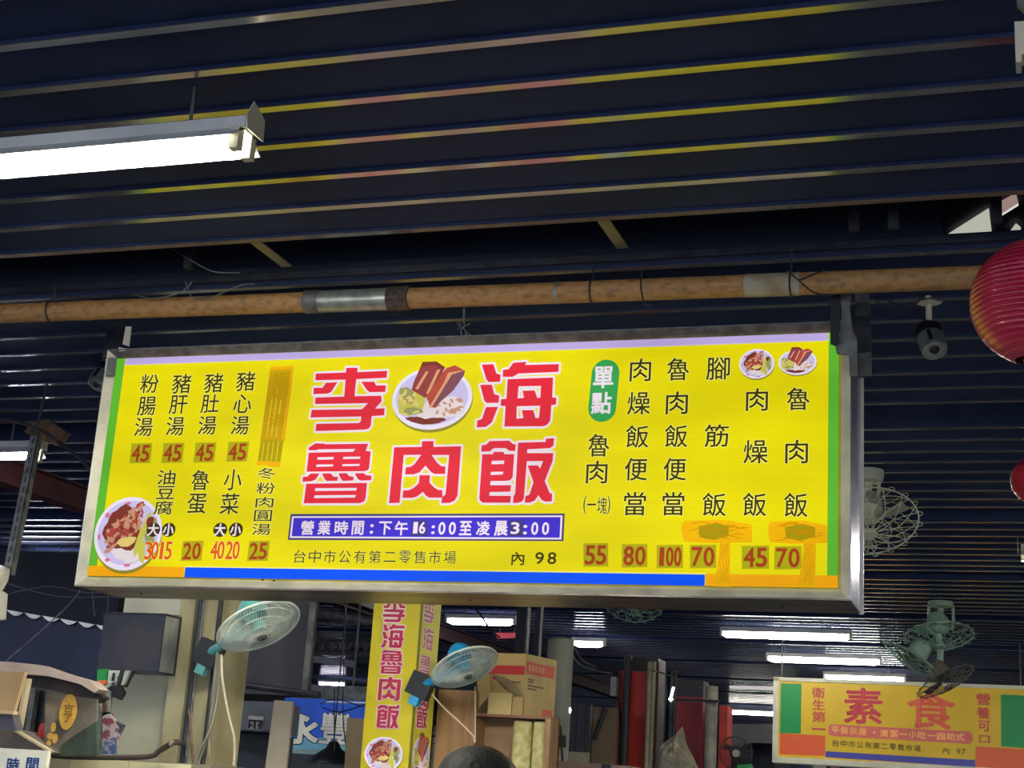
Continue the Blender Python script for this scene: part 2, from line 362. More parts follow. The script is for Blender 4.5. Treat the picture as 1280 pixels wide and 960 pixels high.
# the hand-cut title characters, traced as outlines with holes
def T(org, sc, loops): return [[(org[0]+x/sc, org[1]+y/sc) for x, y in l] for l in loops]
TITLE = {
'李': [T((380, 450), 9.6, [[(145,165),(505,152),(512,95),(648,95),(642,148),(1000,132),(995,215),(630,232),(610,436),(930,430),(935,500),(855,585),(970,580),(965,665),(815,675),(805,790),(780,825),(730,838),(140,855),(150,768),(660,758),(685,735),(690,680),(80,692),(95,600),(700,592),(770,520),(135,530),(140,452),(485,440),(500,238),(138,245)]]),
  T((380, 450), 9.6, [[(120,335),(225,335),(265,275),(405,268),(330,385),(290,405),(115,412)]]),
  T((380, 450), 9.6, [[(690,262),(845,262),(870,308),(985,305),(978,385),(790,388),(755,360)]])],
'海': [T((590, 444), 9.6, [[(120,115),(260,110),(295,220),(345,238),(340,320),(205,325),(175,295)]]),
  T((590, 444), 9.6, [[(102,358),(240,355),(270,470),(330,487),(322,573),(180,575),(148,545)]]),
  T((590, 444), 9.6, [[(170,625),(315,622),(240,810),(170,862),(60,870),(65,785),(120,770)]]),
  T((590, 444), 9.6, [[(375,178),(440,170),(500,92),(655,82),(640,120),(1045,108),(1040,202),(560,222),(490,262),(370,262)]]),
  T((590, 444), 9.6, [[(430,290),(975,270),(965,510),(1015,512),(1010,595),(955,600),(940,790),(900,840),(850,855),(390,858),(405,612),(345,608),(350,530),(415,525)],
   [(560,375),(830,370),(822,510),(785,515),(755,425),(610,428),(625,515),(550,520)], [(540,615),(820,608),(805,755),(765,755),(738,660),(600,662),(620,755),(535,765)]])],
'魯': [T((370, 540), 9.6, [[(155,190),(215,150),(240,138),(345,140),(350,148),(870,142),(840,228),(900,235),(880,440),(855,465),(820,472),(130,478),(155,250),(690,238),(715,205),(270,210),(260,220),(155,222)],
   [(262,305),(455,300),(452,330),(258,335)], [(570,300),(775,297),(772,323),(568,327)], [(250,392),(450,390),(445,415),(245,420)], [(560,388),(768,385),(762,408),(558,412)]]),
  T((370, 540), 9.6, [[(85,540),(140,535),(180,500),(285,500),(240,570),(195,592),(80,598)]]), T((370, 540), 9.6, [[(315,500),(420,498),(450,535),(508,540),(500,587),(370,590),(345,565)]]),
  T((370, 540), 9.6, [[(512,498),(610,495),(640,530),(695,540),(690,583),(565,590),(540,560)]]), T((370, 540), 9.6, [[(708,498),(815,495),(845,520),(910,525),(905,580),(780,585),(745,565)]]),
  T((370, 540), 9.6, [[(125,622),(855,612),(840,790),(820,835),(770,855),(95,857)], [(235,675),(732,672),(725,705),(230,710)], [(225,762),(722,757),(710,788),(220,795)]])],
'肉': [T((480, 540), 9.6, [[(125,185),(455,180),(460,112),(597,110),(597,180),(928,172),(885,765),(850,825),(790,852),(690,855),(700,785),(740,750),(755,600),(785,278),(575,278),(640,370),(690,412),(740,415),(735,505),(610,505),(565,480),(500,405),(430,485),(360,510),(255,510),(265,425),(320,420),(370,385),(450,275),(240,278),(190,852),(62,855)]]),
  T((480, 540), 9.6, [[(430,520),(555,520),(550,612),(605,668),(655,697),(702,700),(705,790),(545,790),(505,765),(470,720),(400,775),(345,792),(225,792),(232,703),(300,700),(355,675),(420,615)]])],
'飯': [T((590, 540), 9.6, [[(118,160),(170,155),(215,110),(450,105),(490,145),(528,150),(520,230),(450,228),(405,195),(265,195),(215,235),(112,238)]]),
  T((590, 540), 9.6, [[(125,270),(255,268),(262,240),(380,240),(390,268),(510,268),(490,545),(460,580),(415,588),(225,590),(222,640),(472,640),(462,718),(215,722),(210,765),(470,768),(462,850),(130,850),(95,820),(90,790)],
   [(240,348),(390,345),(385,385),(235,390)], [(230,480),(380,478),(370,512),(225,518)]]),
  T((590, 540), 9.6, [[(555,130),(885,120),(890,82),(990,75),(980,165),(940,195),(665,210),(665,255),(978,255),(970,350),(875,590),(935,735),(965,740),(960,835),(880,838),(835,815),(800,760),(755,825),(700,848),(635,850),(642,770),(690,755),(740,605),(670,405),(790,400),(820,440),(855,350),(660,352),(625,800),(600,840),(540,852),(492,852),(500,770),(520,740)]])],
}
TN = {}       # the same outlines normalised to a unit box
def title_on(plane, ch, parent, mat_red, mat_white, r, lay, box=None, name='title_character', mode=1):
    """box None: traced place; else (cx, cy, w, h) in plane units"""
    if box is None:
        polys = [[[plane.px(*p) for p in l] for l in pg] for pg in TITLE[ch]]
        fl = [p for pg in polys for l in pg for p in l]
        x0 = min(p[0] for p in fl); x1 = max(p[0] for p in fl); y0 = min(p[1] for p in fl); y1 = max(p[1] for p in fl)
        TN[ch] = [[[((a-x0)/(x1-x0), (b-y0)/(y1-y0)) for a, b in l] for l in pg] for pg in polys]
    else:
        cx, cy_, w, h = box
        polys = [[[(cx+(a-.5)*w, cy_+(b-.5)*h) for a, b in l] for l in pg] for pg in TN[ch]]
    wb = MB(); rb = MB()
    for pg in polys:
        plane.stroke(wb, pg, r, lay); plane.poly2(rb, pg, lay+1)
    if mode: w_ = wb.build(name, mat_white, parent, smooth=False)
    else: w_ = parent
    rb.build('character_face', mat_red, parent if not mode else w_, smooth=False)
    return w_
def meal(plane, parent, c, rx, ry, kind, mats, lay, rot=0, name='dish_picture'):
    """printed picture of a rice dish; c centre, rx ry radii"""
    def E2(mb, x, y, a, b, l, n=24, r=0):
        P = []
        for i in range(n):
            t = 2*PI*i/n; k = 1+.09*math.sin(3*t+x*9)+.06*math.sin(7*t+y*5) if n < 40 else 1
            xx = x+(a*math.cos(t)*math.cos(r)-b*math.sin(t)*math.sin(r))*k; yy = y+(a*math.cos(t)*math.sin(r)+b*math.sin(t)*math.cos(r))*k
            P.append(plane.w(c[0]+xx*rx, c[1]+yy*ry, l))
        mb.poly(P)
    def part(m, L, n=24, l=1, nm='print_patch'):
        mb = MB()
        for e in L: E2(mb, *e[:4], lay+l, n, e[4] if len(e) > 4 else 0)
        return mb.build(nm, mats[m], root, smooth=False)
    mb = MB(); E2(mb, .02, -.06, 1.0, 1.03, lay-.5, 48); mb.build('print_shadow', mats['shadow'], parent, smooth=False)
    mb = MB(); E2(mb, 0, 0, 1, 1, lay, 48); root = mb.build(name, mats['rim'], parent, smooth=False)
    part('plate', [(0, .02, .90, .88)], 48, .5)
    rnd = random.Random(3)
    if kind == 'mince':
        part('pink', [(-.68, .5, .07, .07), (-.5, -.72, .08, .05), (.1, -.86, .10, .04), (-.1, .82, .08, .04), (-.84, -.1, .04, .08)], 12, 1)
        part('rice', [(.0, -.42, .5, .28), (.2, -.55, .3, .25)], l=1)
        part('sauce', [(-.15, .12, .55, .62, .5)], l=1.3)
        L = [(rnd.uniform(-.6, .35), 0, 0, 0) for i in range(90)]; A = []; B = []; Cc = []
        for i in range(150):
            x = rnd.uniform(-.62, .38); y = x*.75+.28+rnd.uniform(-.42, .36)
            if y > .82 or y < -.62: continue
            (A, B, Cc)[i % 3].append((x, y, rnd.uniform(.05, .10), rnd.uniform(.03, .06), rnd.uniform(0, 3)))
        part('meat', A, 7, 1.7); part('meat2', B, 7, 1.9); part('meat3', Cc, 7, 2.1)
        part('egg', [(.0, -.22, .28, .13, .2)], l=2.2)
        part('pickle', [(.42, -.05, .09, .62, -.25), (.5, -.5, .10, .3, .1)], l=2.4)
        part('greens', [(.66, .1, .14, .36, -.2), (.72, -.25, .10, .2, 0)], l=2.2); part('sauce', [(.62, .32, .1, .16, -.3)], l=2.6)
    else:
        part('rice', [(.42, -.3, .42, .32), (-.1, -.42, .26, .34), (.1, -.55, .3, .2)], l=1)
        part('pickle', [(-.52, -.12, .34, .42)], l=1.2); part('greens', [(-.62, .12, .16, .3, .5), (-.45, -.4, .25, .12)], l=1.5)
        part('egg', [(rnd.uniform(-.8, -.3), rnd.uniform(-.5, .2), .10, .04, rnd.uniform(0, 3)) for i in range(14)], 8, 1.8)
        part('meat3', [(rnd.uniform(.15, .75), rnd.uniform(-.55, -.05), .08, .035, rnd.uniform(0, 3)) for i in range(20)], 8, 1.8)
        part('sauce', [(-.3, -.7, .3, .10, -.3), (.1, -.72, .28, .10, .1)], l=2)
        def sl(P, m, l):
            mb = MB(); plane.poly2(mb, [[(c[0]+x*rx, c[1]+y*ry) for x, y in P]], lay+l); mb.build('print_patch', mats[m], root, smooth=False)
        sl([(-.30, 1.18), (.05, 1.18), (.28, .98), (.0, .1), (-.18, .02), (-.52, .28), (-.48, .55)], 'meat', 2.6)
        sl([(-.30, 1.18), (.05, 1.18), (.28, .98), (.22, .92), (-.02, 1.08), (-.34, 1.02)], 'sauce', 2.9)
        sl([(-.20, .86), (-.13, .86), (-.36, .28), (-.43, .32)], 'fat', 2.9); sl([(.08, .9), (.16, .92), (-.08, .12), (-.15, .16)], 'fat', 2.9)
        sl([(.30, .95), (.52, 1.04), (.78, .85), (.12, -.32), (-.02, -.28), (-.14, .06)], 'meat2', 3.1)
        sl([(.78, .85), (.76, .7), (.52, .22), (.18, -.18), (.02, -.30), (.36, .5), (.46, .76)], 'skin', 3.3)
        sl([(.36, .80), (.78, .87), (.46, .74), (.02, -.30), (-.05, -.3), (.28, .5)], 'fat', 3.5)
    return root
def printset(pre, f):
    return {k: f(pre+k, c) for k, c in dict(shadow=(150, 140, 40), rim=(238, 230, 248), plate=(206, 196, 236), pink=(222, 110, 150), rice=(232, 220, 220), sauce=(128, 54, 44),
        meat=(150, 66, 66), meat2=(186, 78, 62), meat3=(206, 150, 120), egg=(232, 206, 120), pickle=(204, 200, 80), greens=(158, 160, 96), fat=(226, 160, 120), skin=(132, 78, 90)).items()}

# ------------------------------------------------------------------ the big backlit menu sign
PX0, PZ0, PW, PH, PY = -3.23576, 2.2464, 2.70, .8286, 4.7163
sign = thing('menu_signboard', 'large backlit yellow menu lightbox with red title characters hanging from the rusty pipe', 'sign', (PX0+PW/2, PY+.15, PZ0))
B = .038; T_ = .293
pl = Plane((PX0, PY, PZ0), (1, 0, 0), (0, 0, 1))
BL = lambda n, c, **k: backlit('backlit_'+n, c, **k)
yel = BL('yellow', (236, 222, 4)); white = BL('white', (244, 228, 240)); red = BL('red', (232, 42, 62)); black = BL('black', (62, 54, 10)); halo_m = BL('halo', (246, 240, 120))
panel = pl.rect(MB(), 0, 0, PW, PH, 0).build('panel', yel, sign)
def strip(n, c, a0, b0, a1, b1, lay=1): return pl.rect(MB(), a0, b0, a1, b1, lay).build('border_strip', BL(n, c), panel)
strip('green', (96, 184, 50), 0, .037, .036, PH); strip('green', (96, 184, 50), 2.667, .0385, PW, PH)
strip('orange', (246, 170, 10), 0, 0, .402, .037); strip('orange', (246, 170, 10), 2.286, 0, PW, .0385)
strip('blue', (4, 84, 250), .404, 0, 2.284, .036, 1.2); strip('purple', (190, 172, 226), .0385, .803, 2.665, PH)
pl.rect(MB(), .0355, .801, 2.669, .8035, 1.1).build('border_strip', BL('paleline', (222, 214, 190)), panel)
pl.rect(MB(), .402, .0365, 2.286, .0405, 1.1).build('border_strip', halo_m, panel)
for ch in '李海魯肉飯': title_on(pl, ch, sign, red, white, .0078, 2)
prn = printset('backlit_', lambda n, c: backlit(n, c))
def meal_px(x, y, rx, ry, kind, lay=2):
    a = pl.px(x-rx, y); b = pl.px(x+rx, y); c = pl.px(x, y-ry); d = pl.px(x, y+ry)
    return meal(pl, panel if False else sign, pl.px(x, y), (b[0]-a[0])/2, (c[1]-d[1])/2, kind, prn, lay)
meal_px(540, 498, 50, 39, 'belly'); meal_px(160, 667, 42, 46, 'mince'); meal_px(946, 455, 22, 18.5, 'mince'); meal_px(997, 453, 24, 16, 'belly')
def column(L, name='character', m=None, w=22, h=23, lay=7, hr=.0028, bold=.0006):
    for ch, x, y, *r in L:
        mb = MB(); hb = MB(); ww, hh = (r+[w, h])[:2] if len(r) == 2 else (w, h)
        pl.charpx(mb, ch, x, y, ww, hh, lay, bold=bold, halo=hb, halo_r=hr)
        o = mb.build(name, m or black, sign, smooth=False); hb.build('character_outline', halo_m, o, smooth=False)
column([('粉', 188, 480), ('腸', 184.5, 508), ('湯', 180.5, 534)])
column([('豬', 228, 480, 23, 24), ('肝', 224, 506), ('湯', 220, 533)])
column([('豬', 268, 479, 23, 24), ('肚', 263.5, 505), ('湯', 260, 532)])
column([('豬', 308, 477, 23, 24), ('心', 304, 505), ('湯', 301, 532)])
column([('油', 209, 597, 22, 18), ('豆', 208, 616, 22, 16), ('腐', 205, 635, 23, 17)])
column([('魯', 251.5, 600.5, 22, 25), ('蛋', 247, 630, 23, 25)])
column([('小', 292, 600, 22, 26), ('菜', 288, 630, 23, 26)])
column([('冬', 334, 592, 22, 13.5), ('粉', 333, 610.5, 23, 14), ('肉', 331.5, 628, 22, 13), ('圓', 329.5, 645, 22, 14), ('湯', 327.5, 662, 23, 14)], bold=.0003)
column([('魯', 749, 557, 26, 28), ('肉', 746.5, 590.5, 26, 28)])
column([('肉', 801, 463, 26, 28), ('燥', 799, 504.5, 28, 28), ('飯', 797, 546, 28, 28), ('便', 795.5, 587, 28, 28), ('當', 794, 630, 27, 29)])
column([('魯', 848, 462, 27, 28), ('肉', 846.5, 504, 27, 28), ('飯', 845.5, 545.5, 28, 28), ('便', 844, 587, 28, 28), ('當', 842, 630, 27, 29)])
column([('腳', 898, 461, 29, 28), ('筋', 896, 545, 30, 28), ('飯', 893, 631, 29, 29)])
column([('肉', 946.5, 500, 27, 28), ('燥', 945, 565, 30, 29), ('飯', 943.5, 631, 29, 29)])
column([('魯', 998, 499, 28, 28), ('肉', 996, 565, 28, 29), ('飯', 995, 631.5, 29, 30)])
column([('(', 731.5, 631.5, 3.5, 23), ('一', 740, 631, 11, 18), ('塊', 753, 632, 12, 21), (')', 761.5, 632, 3.5, 23)], hr=.0016, bold=.0002)
# rounded green badge
mb = MB(); c0 = pl.px(755, 488.5)
for k, (a, b) in enumerate(((.0, .0),)): pass
def pill(plane, mb, c, w, h, lay, skew=0):
    r = w/2; P = []
    for i in range(13): t = PI*i/12; P.append((c[0]+r*math.cos(t)+skew*.5, c[1]+h/2-r+r*math.sin(t)))
    for i in range(13): t = PI+PI*i/12; P.append((c[0]+r*math.cos(t)-skew*.5, c[1]-h/2+r+r*math.sin(t)))
    return mb.poly([plane.w(x, y, lay) for x, y in P])
badge = pill(pl, MB(), c0, .097, .218, 3, .006).build('badge', BL('badge_green', (56, 166, 84)), sign)
for ch, x, y in (('單', 754.5, 472), ('點', 752, 504)): mb = MB(); pl.charpx(mb, ch, x, y, 24, 26, 5, bold=.0018); mb.build('character', white, badge, smooth=False)
# price stickers
sticker_m = BL('sticker', (178, 172, 18)); digit_m = BL('digit', (168, 66, 26)); digit_r = BL('digit_red', (224, 92, 28))
def price(txt, x, y, w=26, h=26, sk=0, digits=None, dw=None):
    a = MB(); pl.polypx(a, [(x-w/2+sk/2, y-h/2), (x+w/2+sk/2, y-h/2-.5), (x+w/2-sk/2, y+h/2-.5), (x-w/2-sk/2, y+h/2)], 3)
    st = a.build('price_sticker', sticker_m, sign); n = len(txt); dw = dw or (w-3)/n
    for i, ch in enumerate(txt): mb = MB(); pl.charpx(mb, ch, x+(i-(n-1)/2)*dw, y, (dw*.84 if ch != '1' else dw*.56), h*.80, 5, bold=(.0016 if ch != '1' else .0004)); mb.build('digit', digit_m, st, smooth=False)
for t, x, y, sk in (('45', 176.5, 567, 3), ('45', 216.5, 566.5, 3), ('45', 256.5, 566, 3), ('45', 297.5, 565, 3), ('20', 240.5, 689, 3), ('25', 323.5, 689, 3)): price(t, x, y, 26, 25, sk)
for t, x, y, w in (('55', 745, 694, 31), ('80', 793.5, 695, 32), ('100', 837.5, 696, 33), ('70', 879, 696, 33), ('45', 944.5, 697, 34), ('70', 985, 697.5, 34)): price(t, x, y, w, 29)
def plain_digits(L):
    for ch, x, y, w, h in L:
        mb = MB(); hb = MB(); pl.charpx(mb, ch, x, y, w, h, 7, bold=.0014 if ch != '1' else .0004, halo=hb, halo_r=.003)
        o = mb.build('digit', digit_r, sign, smooth=False); hb.build('digit_outline', halo_m, o, smooth=False)
plain_digits([('3', 186.5, 688.5, 8, 22), ('0', 194.5, 688.5, 8, 22), ('1', 203, 688.5, 4, 22), ('5', 211.5, 688.5, 8, 22)])
plain_digits([('4', 268.5, 688, 8, 22), ('0', 277, 688, 8, 22), ('2', 287.5, 688, 8, 22), ('0', 296, 688, 8, 22)])
for x, ch in ((192.5, '大'), (211.5, '小'), (276, '大'), (295.5, '小')):
    c = pl.px(x, 662.5); o = pl.ellipse(MB(), c, .028, .026, 6).build('size_badge', black, sign)
    mb = MB(); pl.charpx(mb, ch, x, 662.5, 13, 15, 8, bold=.0012); mb.build('lettering', white, o, smooth=False)
# opening hours plate
def quadpx(P, m, parent, lay, name): mb = MB(); pl.polypx(mb, P, lay); return mb.build(name, m, parent)
hrs = quadpx([(363.5, 642.5), (706, 642), (704.5, 676.5), (360, 675)], BL('navy', (74, 62, 120)), sign, 2, 'hours_plate')
quadpx([(365.5, 645.5), (703.5, 644.5), (702, 674.5), (362.5, 672.5)], white, hrs, 3, 'inner_line')
quadpx([(367.5, 647.5), (701, 646.5), (699.8, 672.3), (365, 670.5)], BL('indigo', (66, 48, 206)), hrs, 4, 'inner_field')
for x0, x1 in ((515.5, 534.5), (637, 655)): quadpx([(x0, 650.5), (x1, 650.5), (x1-.4, 670.5), (x0-.4, 670.5)], BL('patch', (62, 58, 130)), hrs, 5, 'patch')
for ch, x, y, w, h in (('營', 385, 660, 15.5, 17), ('業', 406, 660, 15, 17), ('時', 427.5, 660, 16, 16), ('間', 448, 660.2, 14, 17), (':', 465.3, 661.5, 3.5, 11), ('下', 482, 660.5, 15, 16), ('午', 502.5, 660.5, 15.5, 17),
    ('1', 520, 660, 5.2, 14), ('6', 528.5, 660, 7, 14), (':', 542, 662.5, 3.5, 10), ('0', 553, 660.7, 8, 15), ('0', 566, 660.7, 8, 15), ('至', 582.5, 660.5, 14.5, 17), ('凌', 604.5, 660.5, 16, 17), ('晨', 627, 660.7, 16, 18),
    ('3', 644.5, 660.5, 10, 14), (':', 657, 662.5, 4, 11), ('0', 669, 661, 8, 15), ('0', 682.5, 661, 8, 15)): mb = MB(); pl.charpx(mb, ch, x, y, w, h, 7, bold=.0013 if ch != '1' else .0005); mb.build('character', white, hrs, smooth=False)
L = [(c, 375.5+i*18.75, 695.8+i*.12, 15, 16) for i, c in enumerate('台中市公有第二零售市場')]
column(L, hr=.001, bold=.0001); column([('內', 648, 698.5, 15.5, 16), ('9', 675, 698, 10.5, 14.5), ('8', 690.5, 698, 10.5, 14.5)], hr=.001, bold=.0008)
# brown packing tape over deleted items
tape_m = BL('tape', (206, 164, 0), ribs=.14, blotch=.22); tape_o = BL('tape_orange', (236, 176, 0), ribs=.1, blotch=.22); tape_d = BL('tape_crease', (204, 140, 0)); tape_g = BL('tape_ghost', (168, 150, 4))
tp = quadpx([(338.5, 458.5), (368, 457.5), (356, 552), (326, 550)], tape_m, sign, 3, 'tape'); 
quadpx([(338.5, 458.5), (368, 457.5), (367.3, 461.5), (338, 462.5)], tape_o, tp, 4, 'tape_edge'); quadpx([(364.5, 462), (367.5, 462), (356.5, 549), (352, 549)], tape_o, tp, 4, 'tape_edge')
for x in (341.5, 347, 353): quadpx([(x, 486), (x+1.4, 486), (x-7, 546), (x-8.3, 546)], BL('tape_line', (232, 200, 30)), tp, 4, 'crease')
mb = MB()
for ch, y in (('蝦', 474), ('卵', 492), ('湯', 526)): pl.charpx(mb, ch, 352-(y-474)*.11, y, 20, 16, 5, bold=.0006)
mb.build('ghost_print', BL('tape_faint', (188, 152, 0), ribs=.14), tp, smooth=False)
tp = quadpx([(326.5, 549.5), (354.5, 551.5), (350.5, 578), (322.5, 577)], BL('tape_low', (178, 160, 0), ribs=.14), sign, 3, 'tape')
for x in (330, 336, 342, 348): quadpx([(x, 552), (x+1.2, 552), (x-2, 576), (x-3.2, 576)], BL('tape_line', (232, 200, 30)), tp, 4, 'crease')
quadpx([(322, 576), (350.8, 577.5), (350, 584), (337, 583.5), (333, 581), (321.5, 581.5)], tape_o, tp, 4, 'tape_edge')
for dx, dy, w in ((853, 650, 87), (961, 651, 73)):
    tp = quadpx([(dx, dy+4), (dx+3, dy+1), (dx+w*.6, dy), (dx+w, dy+6), (dx+w, dy+28), (dx+w*.4, dy+29), (dx+2, dy+27), (dx-1, dy+14)], tape_o, sign, 3, 'tape')
    quadpx([(dx+20, dy+8), (dx+42, dy+4), (dx+58, dy+8), (dx+58, dy+20), (dx+40, dy+25), (dx+22, dy+22)], tape_g, tp, 4, 'ghost_print')
    mb = MB(); r = random.Random(dx)
    for k in range(12):
        x = dx+r.uniform(4, w-30); y = dy+r.uniform(3, 25); L = [pl.px(x+i*5, y+2.2*math.sin(i*.8+k)) for i in range(6)]
        pl.stroke(mb, [L], .0012, 4.5+k*.05, closed=False)
    mb.build('crease', tape_d, tp, smooth=False)
for x0, x1 in ((900, 913), (1005, 1020)):
    tp = quadpx([(x0, 678), (x1, 678), (x1-1, 734), (x0-8, 733), (x0-4, 712)], tape_o, sign, 3.2, 'tape')
    mb = MB()
    for k in range(4): pl.stroke(mb, [[pl.px(x0+1+k*3+1.5*math.sin(i*1.7+k), 680+i*8) for i in range(7)]], .0008, 4.6+k*.05, closed=False)
    mb.build('crease', tape_d, tp, smooth=False)
# frame: mitred bezels, side, underside, top and back
def bez(P, name='bezel', m=bezel_m): return MB().prism(P, (0, .012, 0)).build(name, m, sign)
ix0, ix1, iz0, iz1 = PX0, PX0+PW, PZ0, PZ0+PH; ox0, ox1, oz0, oz1 = ix0-B, ix1+B, iz0-B, iz1+.033
yi, yo = PY+.012, PY-.014
bez([(ix0, yi, iz0), (ix1, yi, iz0), (ox1, yo, oz0), (ox0, yo, oz0)]); bez([(ix0, yi, iz1), (ox0, yo, oz1), (ox1, yo, oz1), (ix1, yi, iz1)], m=mat('bezel_top_shaded', (112, 104, 96), .6, 0, (70, 64, 60), 20, .8))  # top bezel colour darkened for the shade on its downward face
bez([(ix0, yi, iz0), (ox0, yo, oz0), (ox0, yo, oz1), (ix0, yi, iz1)]); bez([(ix1, yi, iz0), (ix1, yi, iz1), (ox1, yo, oz1), (ox1, yo, oz0)])
pb = pl.rect(MB(), 0, 0, PW, PH, 0)
sh = MB(); sh.box((ox0, yo, oz0-.002), (ox1, PY+T_, oz0+.004)); und = sh.build('underside', under_m, sign)
for px in (210, 368, 590, 730, 970): 
    a = at(px, 750, Z=oz0); MB().lathe([(0, -.004), (.006, -.004), (.006, 0), (0, 0)], (a.x, PY+T_*.5, oz0-.002), n=8).build('rivet', steel_g, und)
MB().box((ox1, yo+.002, oz0), (ox1+.003, PY+T_, oz1)).build('side_casing', chrome_m, sign); MB().box((ox0-.003, yo+.002, oz0), (ox0, PY+T_, oz1)).build('side_casing', chrome_m, sign)
MB().box((ox1-.004, PY+T_-.008, oz0-.004), (ox1+.012, PY+T_, oz1)).build('edge_strip', white_m, sign)
MB().box((ox0, yo, oz1-.002), (ox1, PY+T_, oz1+.002)).build('top_casing', steel_g, sign)
MB().box((ox0, PY+T_-.002, oz0), (ox1, PY+T_, oz1)).build('back_panel', mat('back_sheet', (150, 146, 130), .5, .2), sign)
for (x, z) in ((330, 725.5), (344, 726.5), (125, 731)):
    a = at(x, z, Y=PY); MB().lathe([(0, -.003), (.003, -.002), (.003, .003)], (a.x, a.y-.01, a.z), (0, -1, 0), 8).build('screw', black_m, sign)
# ------------------------------------------------------------------ rusty pipe and hangers
pa, pb_ = at(0, 392, Y=4.62), at(1235, 346, Y=4.62); d = (pb_-pa)/1235
PP = lambda px: pa+d*px
pipe = thing('pipe', 'long rusty tan water pipe running under the ceiling above the menu', 'pipe', tuple(PP(600)))
def seg(x0, x1, r, m, n='pipe_section'): return MB().tube([PP(x0), PP(x1)], r, 20).build(n, m, pipe)
seg(-600, 452, .037, rust_m); seg(462, 555, .0405, galv_m, 'clamp_sleeve'); seg(580, 3000, .037, rust_m)
seg(444, 463, .043, steel_g, 'coupling'); seg(554, 581, .044, mat('rust_dark', (92, 76, 66), .8, 0, (50, 40, 36), 60, .8, bump=.5), 'coupling')
seg(980, 1040, .0385, mat('pipe_patch', (176, 166, 140), .7, 0, (150, 120, 80), 14, .8), 'patch'); seg(762, 766, .0385, galv_m, 'patch'); seg(66, 70, .0385, rust_m, 'pipe_ring'); seg(125, 140, .0385, rust_m, 'pipe_ring')
for px in (80, 805, 1030):
    p = PP(px); o = MB().tube([p+Vector((0, math.cos(t*PI/8)*.042, math.sin(t*PI/8)*.042)) for t in range(16)], .003, 6, closed=True); o.tube([p+Vector((0, 0, .042)), (p.x, p.y, H)], .004, 6); o.build('pipe_hanger', steel_d, pipe)
p = PP(577); w = thing('wire_hook', 'twisted wire hook tying the menu to the pipe at its middle', 'wire', tuple(p))
mb = MB()
for k, (a, b) in enumerate((((571, 404), (584, 421)), ((588, 404), (577, 420)), ((574, 402), (572, 412)), ((581, 404), (590, 421)))):
    A = at(*a, Y=4.69); Bp = at(*b, Y=4.70); mb.tube(smooth_path([A, (A+Bp)/2+Vector((.012*(-1)**k, -.01, 0)), Bp]), .0022, 5)
mb.tube([at(580, 380, Y=4.66), at(580, 405, Y=4.69)], .004, 6)
mb.build('wire_twist', steel_g, w)
# steel angle hangers at both ends of the sign
def slab(name, P, Y, th, m, parent=None): return MB().prism([at(x, y, Y=Y) for x, y in P], (0, th, 0)).build(name, m, parent)
hg = thing('hanger_bracket', 'dark steel angle brackets holding the right end of the menu', 'bracket', tuple(at(1055, 400, Y=4.72)))
slab('front_strap', [(1038, 368), (1050, 368), (1049, 428), (1044, 432), (1038, 430)], 4.685, .006, black_m, hg)
slab('hook_plate', [(1050, 366), (1064, 366), (1062, 385), (1065, 412), (1071, 425), (1071, 470), (1062, 470), (1061, 443), (1046, 442), (1044, 433), (1050, 420), (1052, 390)], 4.70, .01, steel_g, hg)
slab('rear_angle', [(1069, 362), (1085, 360), (1087, 394), (1069, 394)], 4.95, .03, steel_g, hg)
slab('rear_angle', [(1063, 392), (1088, 391), (1089, 470), (1074, 470), (1071, 425), (1065, 412)], 4.98, .02, steel_d, hg)
slab('rear_plate', [(1073, 442), (1088.5, 440), (1089, 469), (1073.5, 470)], 4.965, .008, steel_g, hg)
slab('post', [(1064, 255), (1085, 255), (1084, 362), (1067, 362)], 4.97, .03, steel_d, hg)
hg = thing('hanger_bracket', 'small pale strap and cleat holding the left end of the menu', 'bracket', tuple(at(158, 420, Y=4.75)))
slab('strap', [(157, 408), (164, 408), (161, 433), (153, 430)], 4.73, .005, cream_m, hg); slab('cleat', [(148, 434), (160, 436), (157, 438), (149, 439)], 4.705, .03, white_m, hg)
slab('bracket_plate', [(135, 447), (145, 447), (143, 469), (132, 469)], 4.69, .006, steel_g, hg); slab('rear_angle', [(134, 405), (155, 405), (150, 440), (128, 447)], 5.02, .01, steel_d, hg)
def wires(name, label, paths, r=.003, m=black_m, cat='cable', group=None):
    mb = MB()
    for Y, L in paths: mb.tube(smooth_path(pts(L, Y) if isinstance(L[0][0], (int, float)) and len(L[0]) == 2 else L), r, 6)
    return tag(mb.build(name, m), label, cat, group)
wires('cable', 'thin dark wires curling from the ceiling void above the left of the pipe', [(4.5, [(215, 311), (250, 332), (270, 340), (300, 341)]), (4.55, [(232, 352), (240, 371), (262, 372), (300, 357), (318, 355)]), (4.55, [(168, 368), (190, 373), (225, 366), (240, 352)])], .0025, steel_g)
wires('cable', 'dark wire looped over the pipe near its right end', [(4.55, [(984, 338), (1000, 352), (1018, 366), (1040, 369)]), (4.55, [(1000, 350), (1012, 345), (1030, 338)]), (4.55, [(806, 330), (801, 350), (805, 378), (815, 382)])], .003)
wires('cable', 'pale wires slanting through the dark void right of centre', [(4.75, [(826, 294), (850, 276), (868, 270)]), (4.75, [(835, 304), (870, 282), (895, 272)])], .002, steel_g)

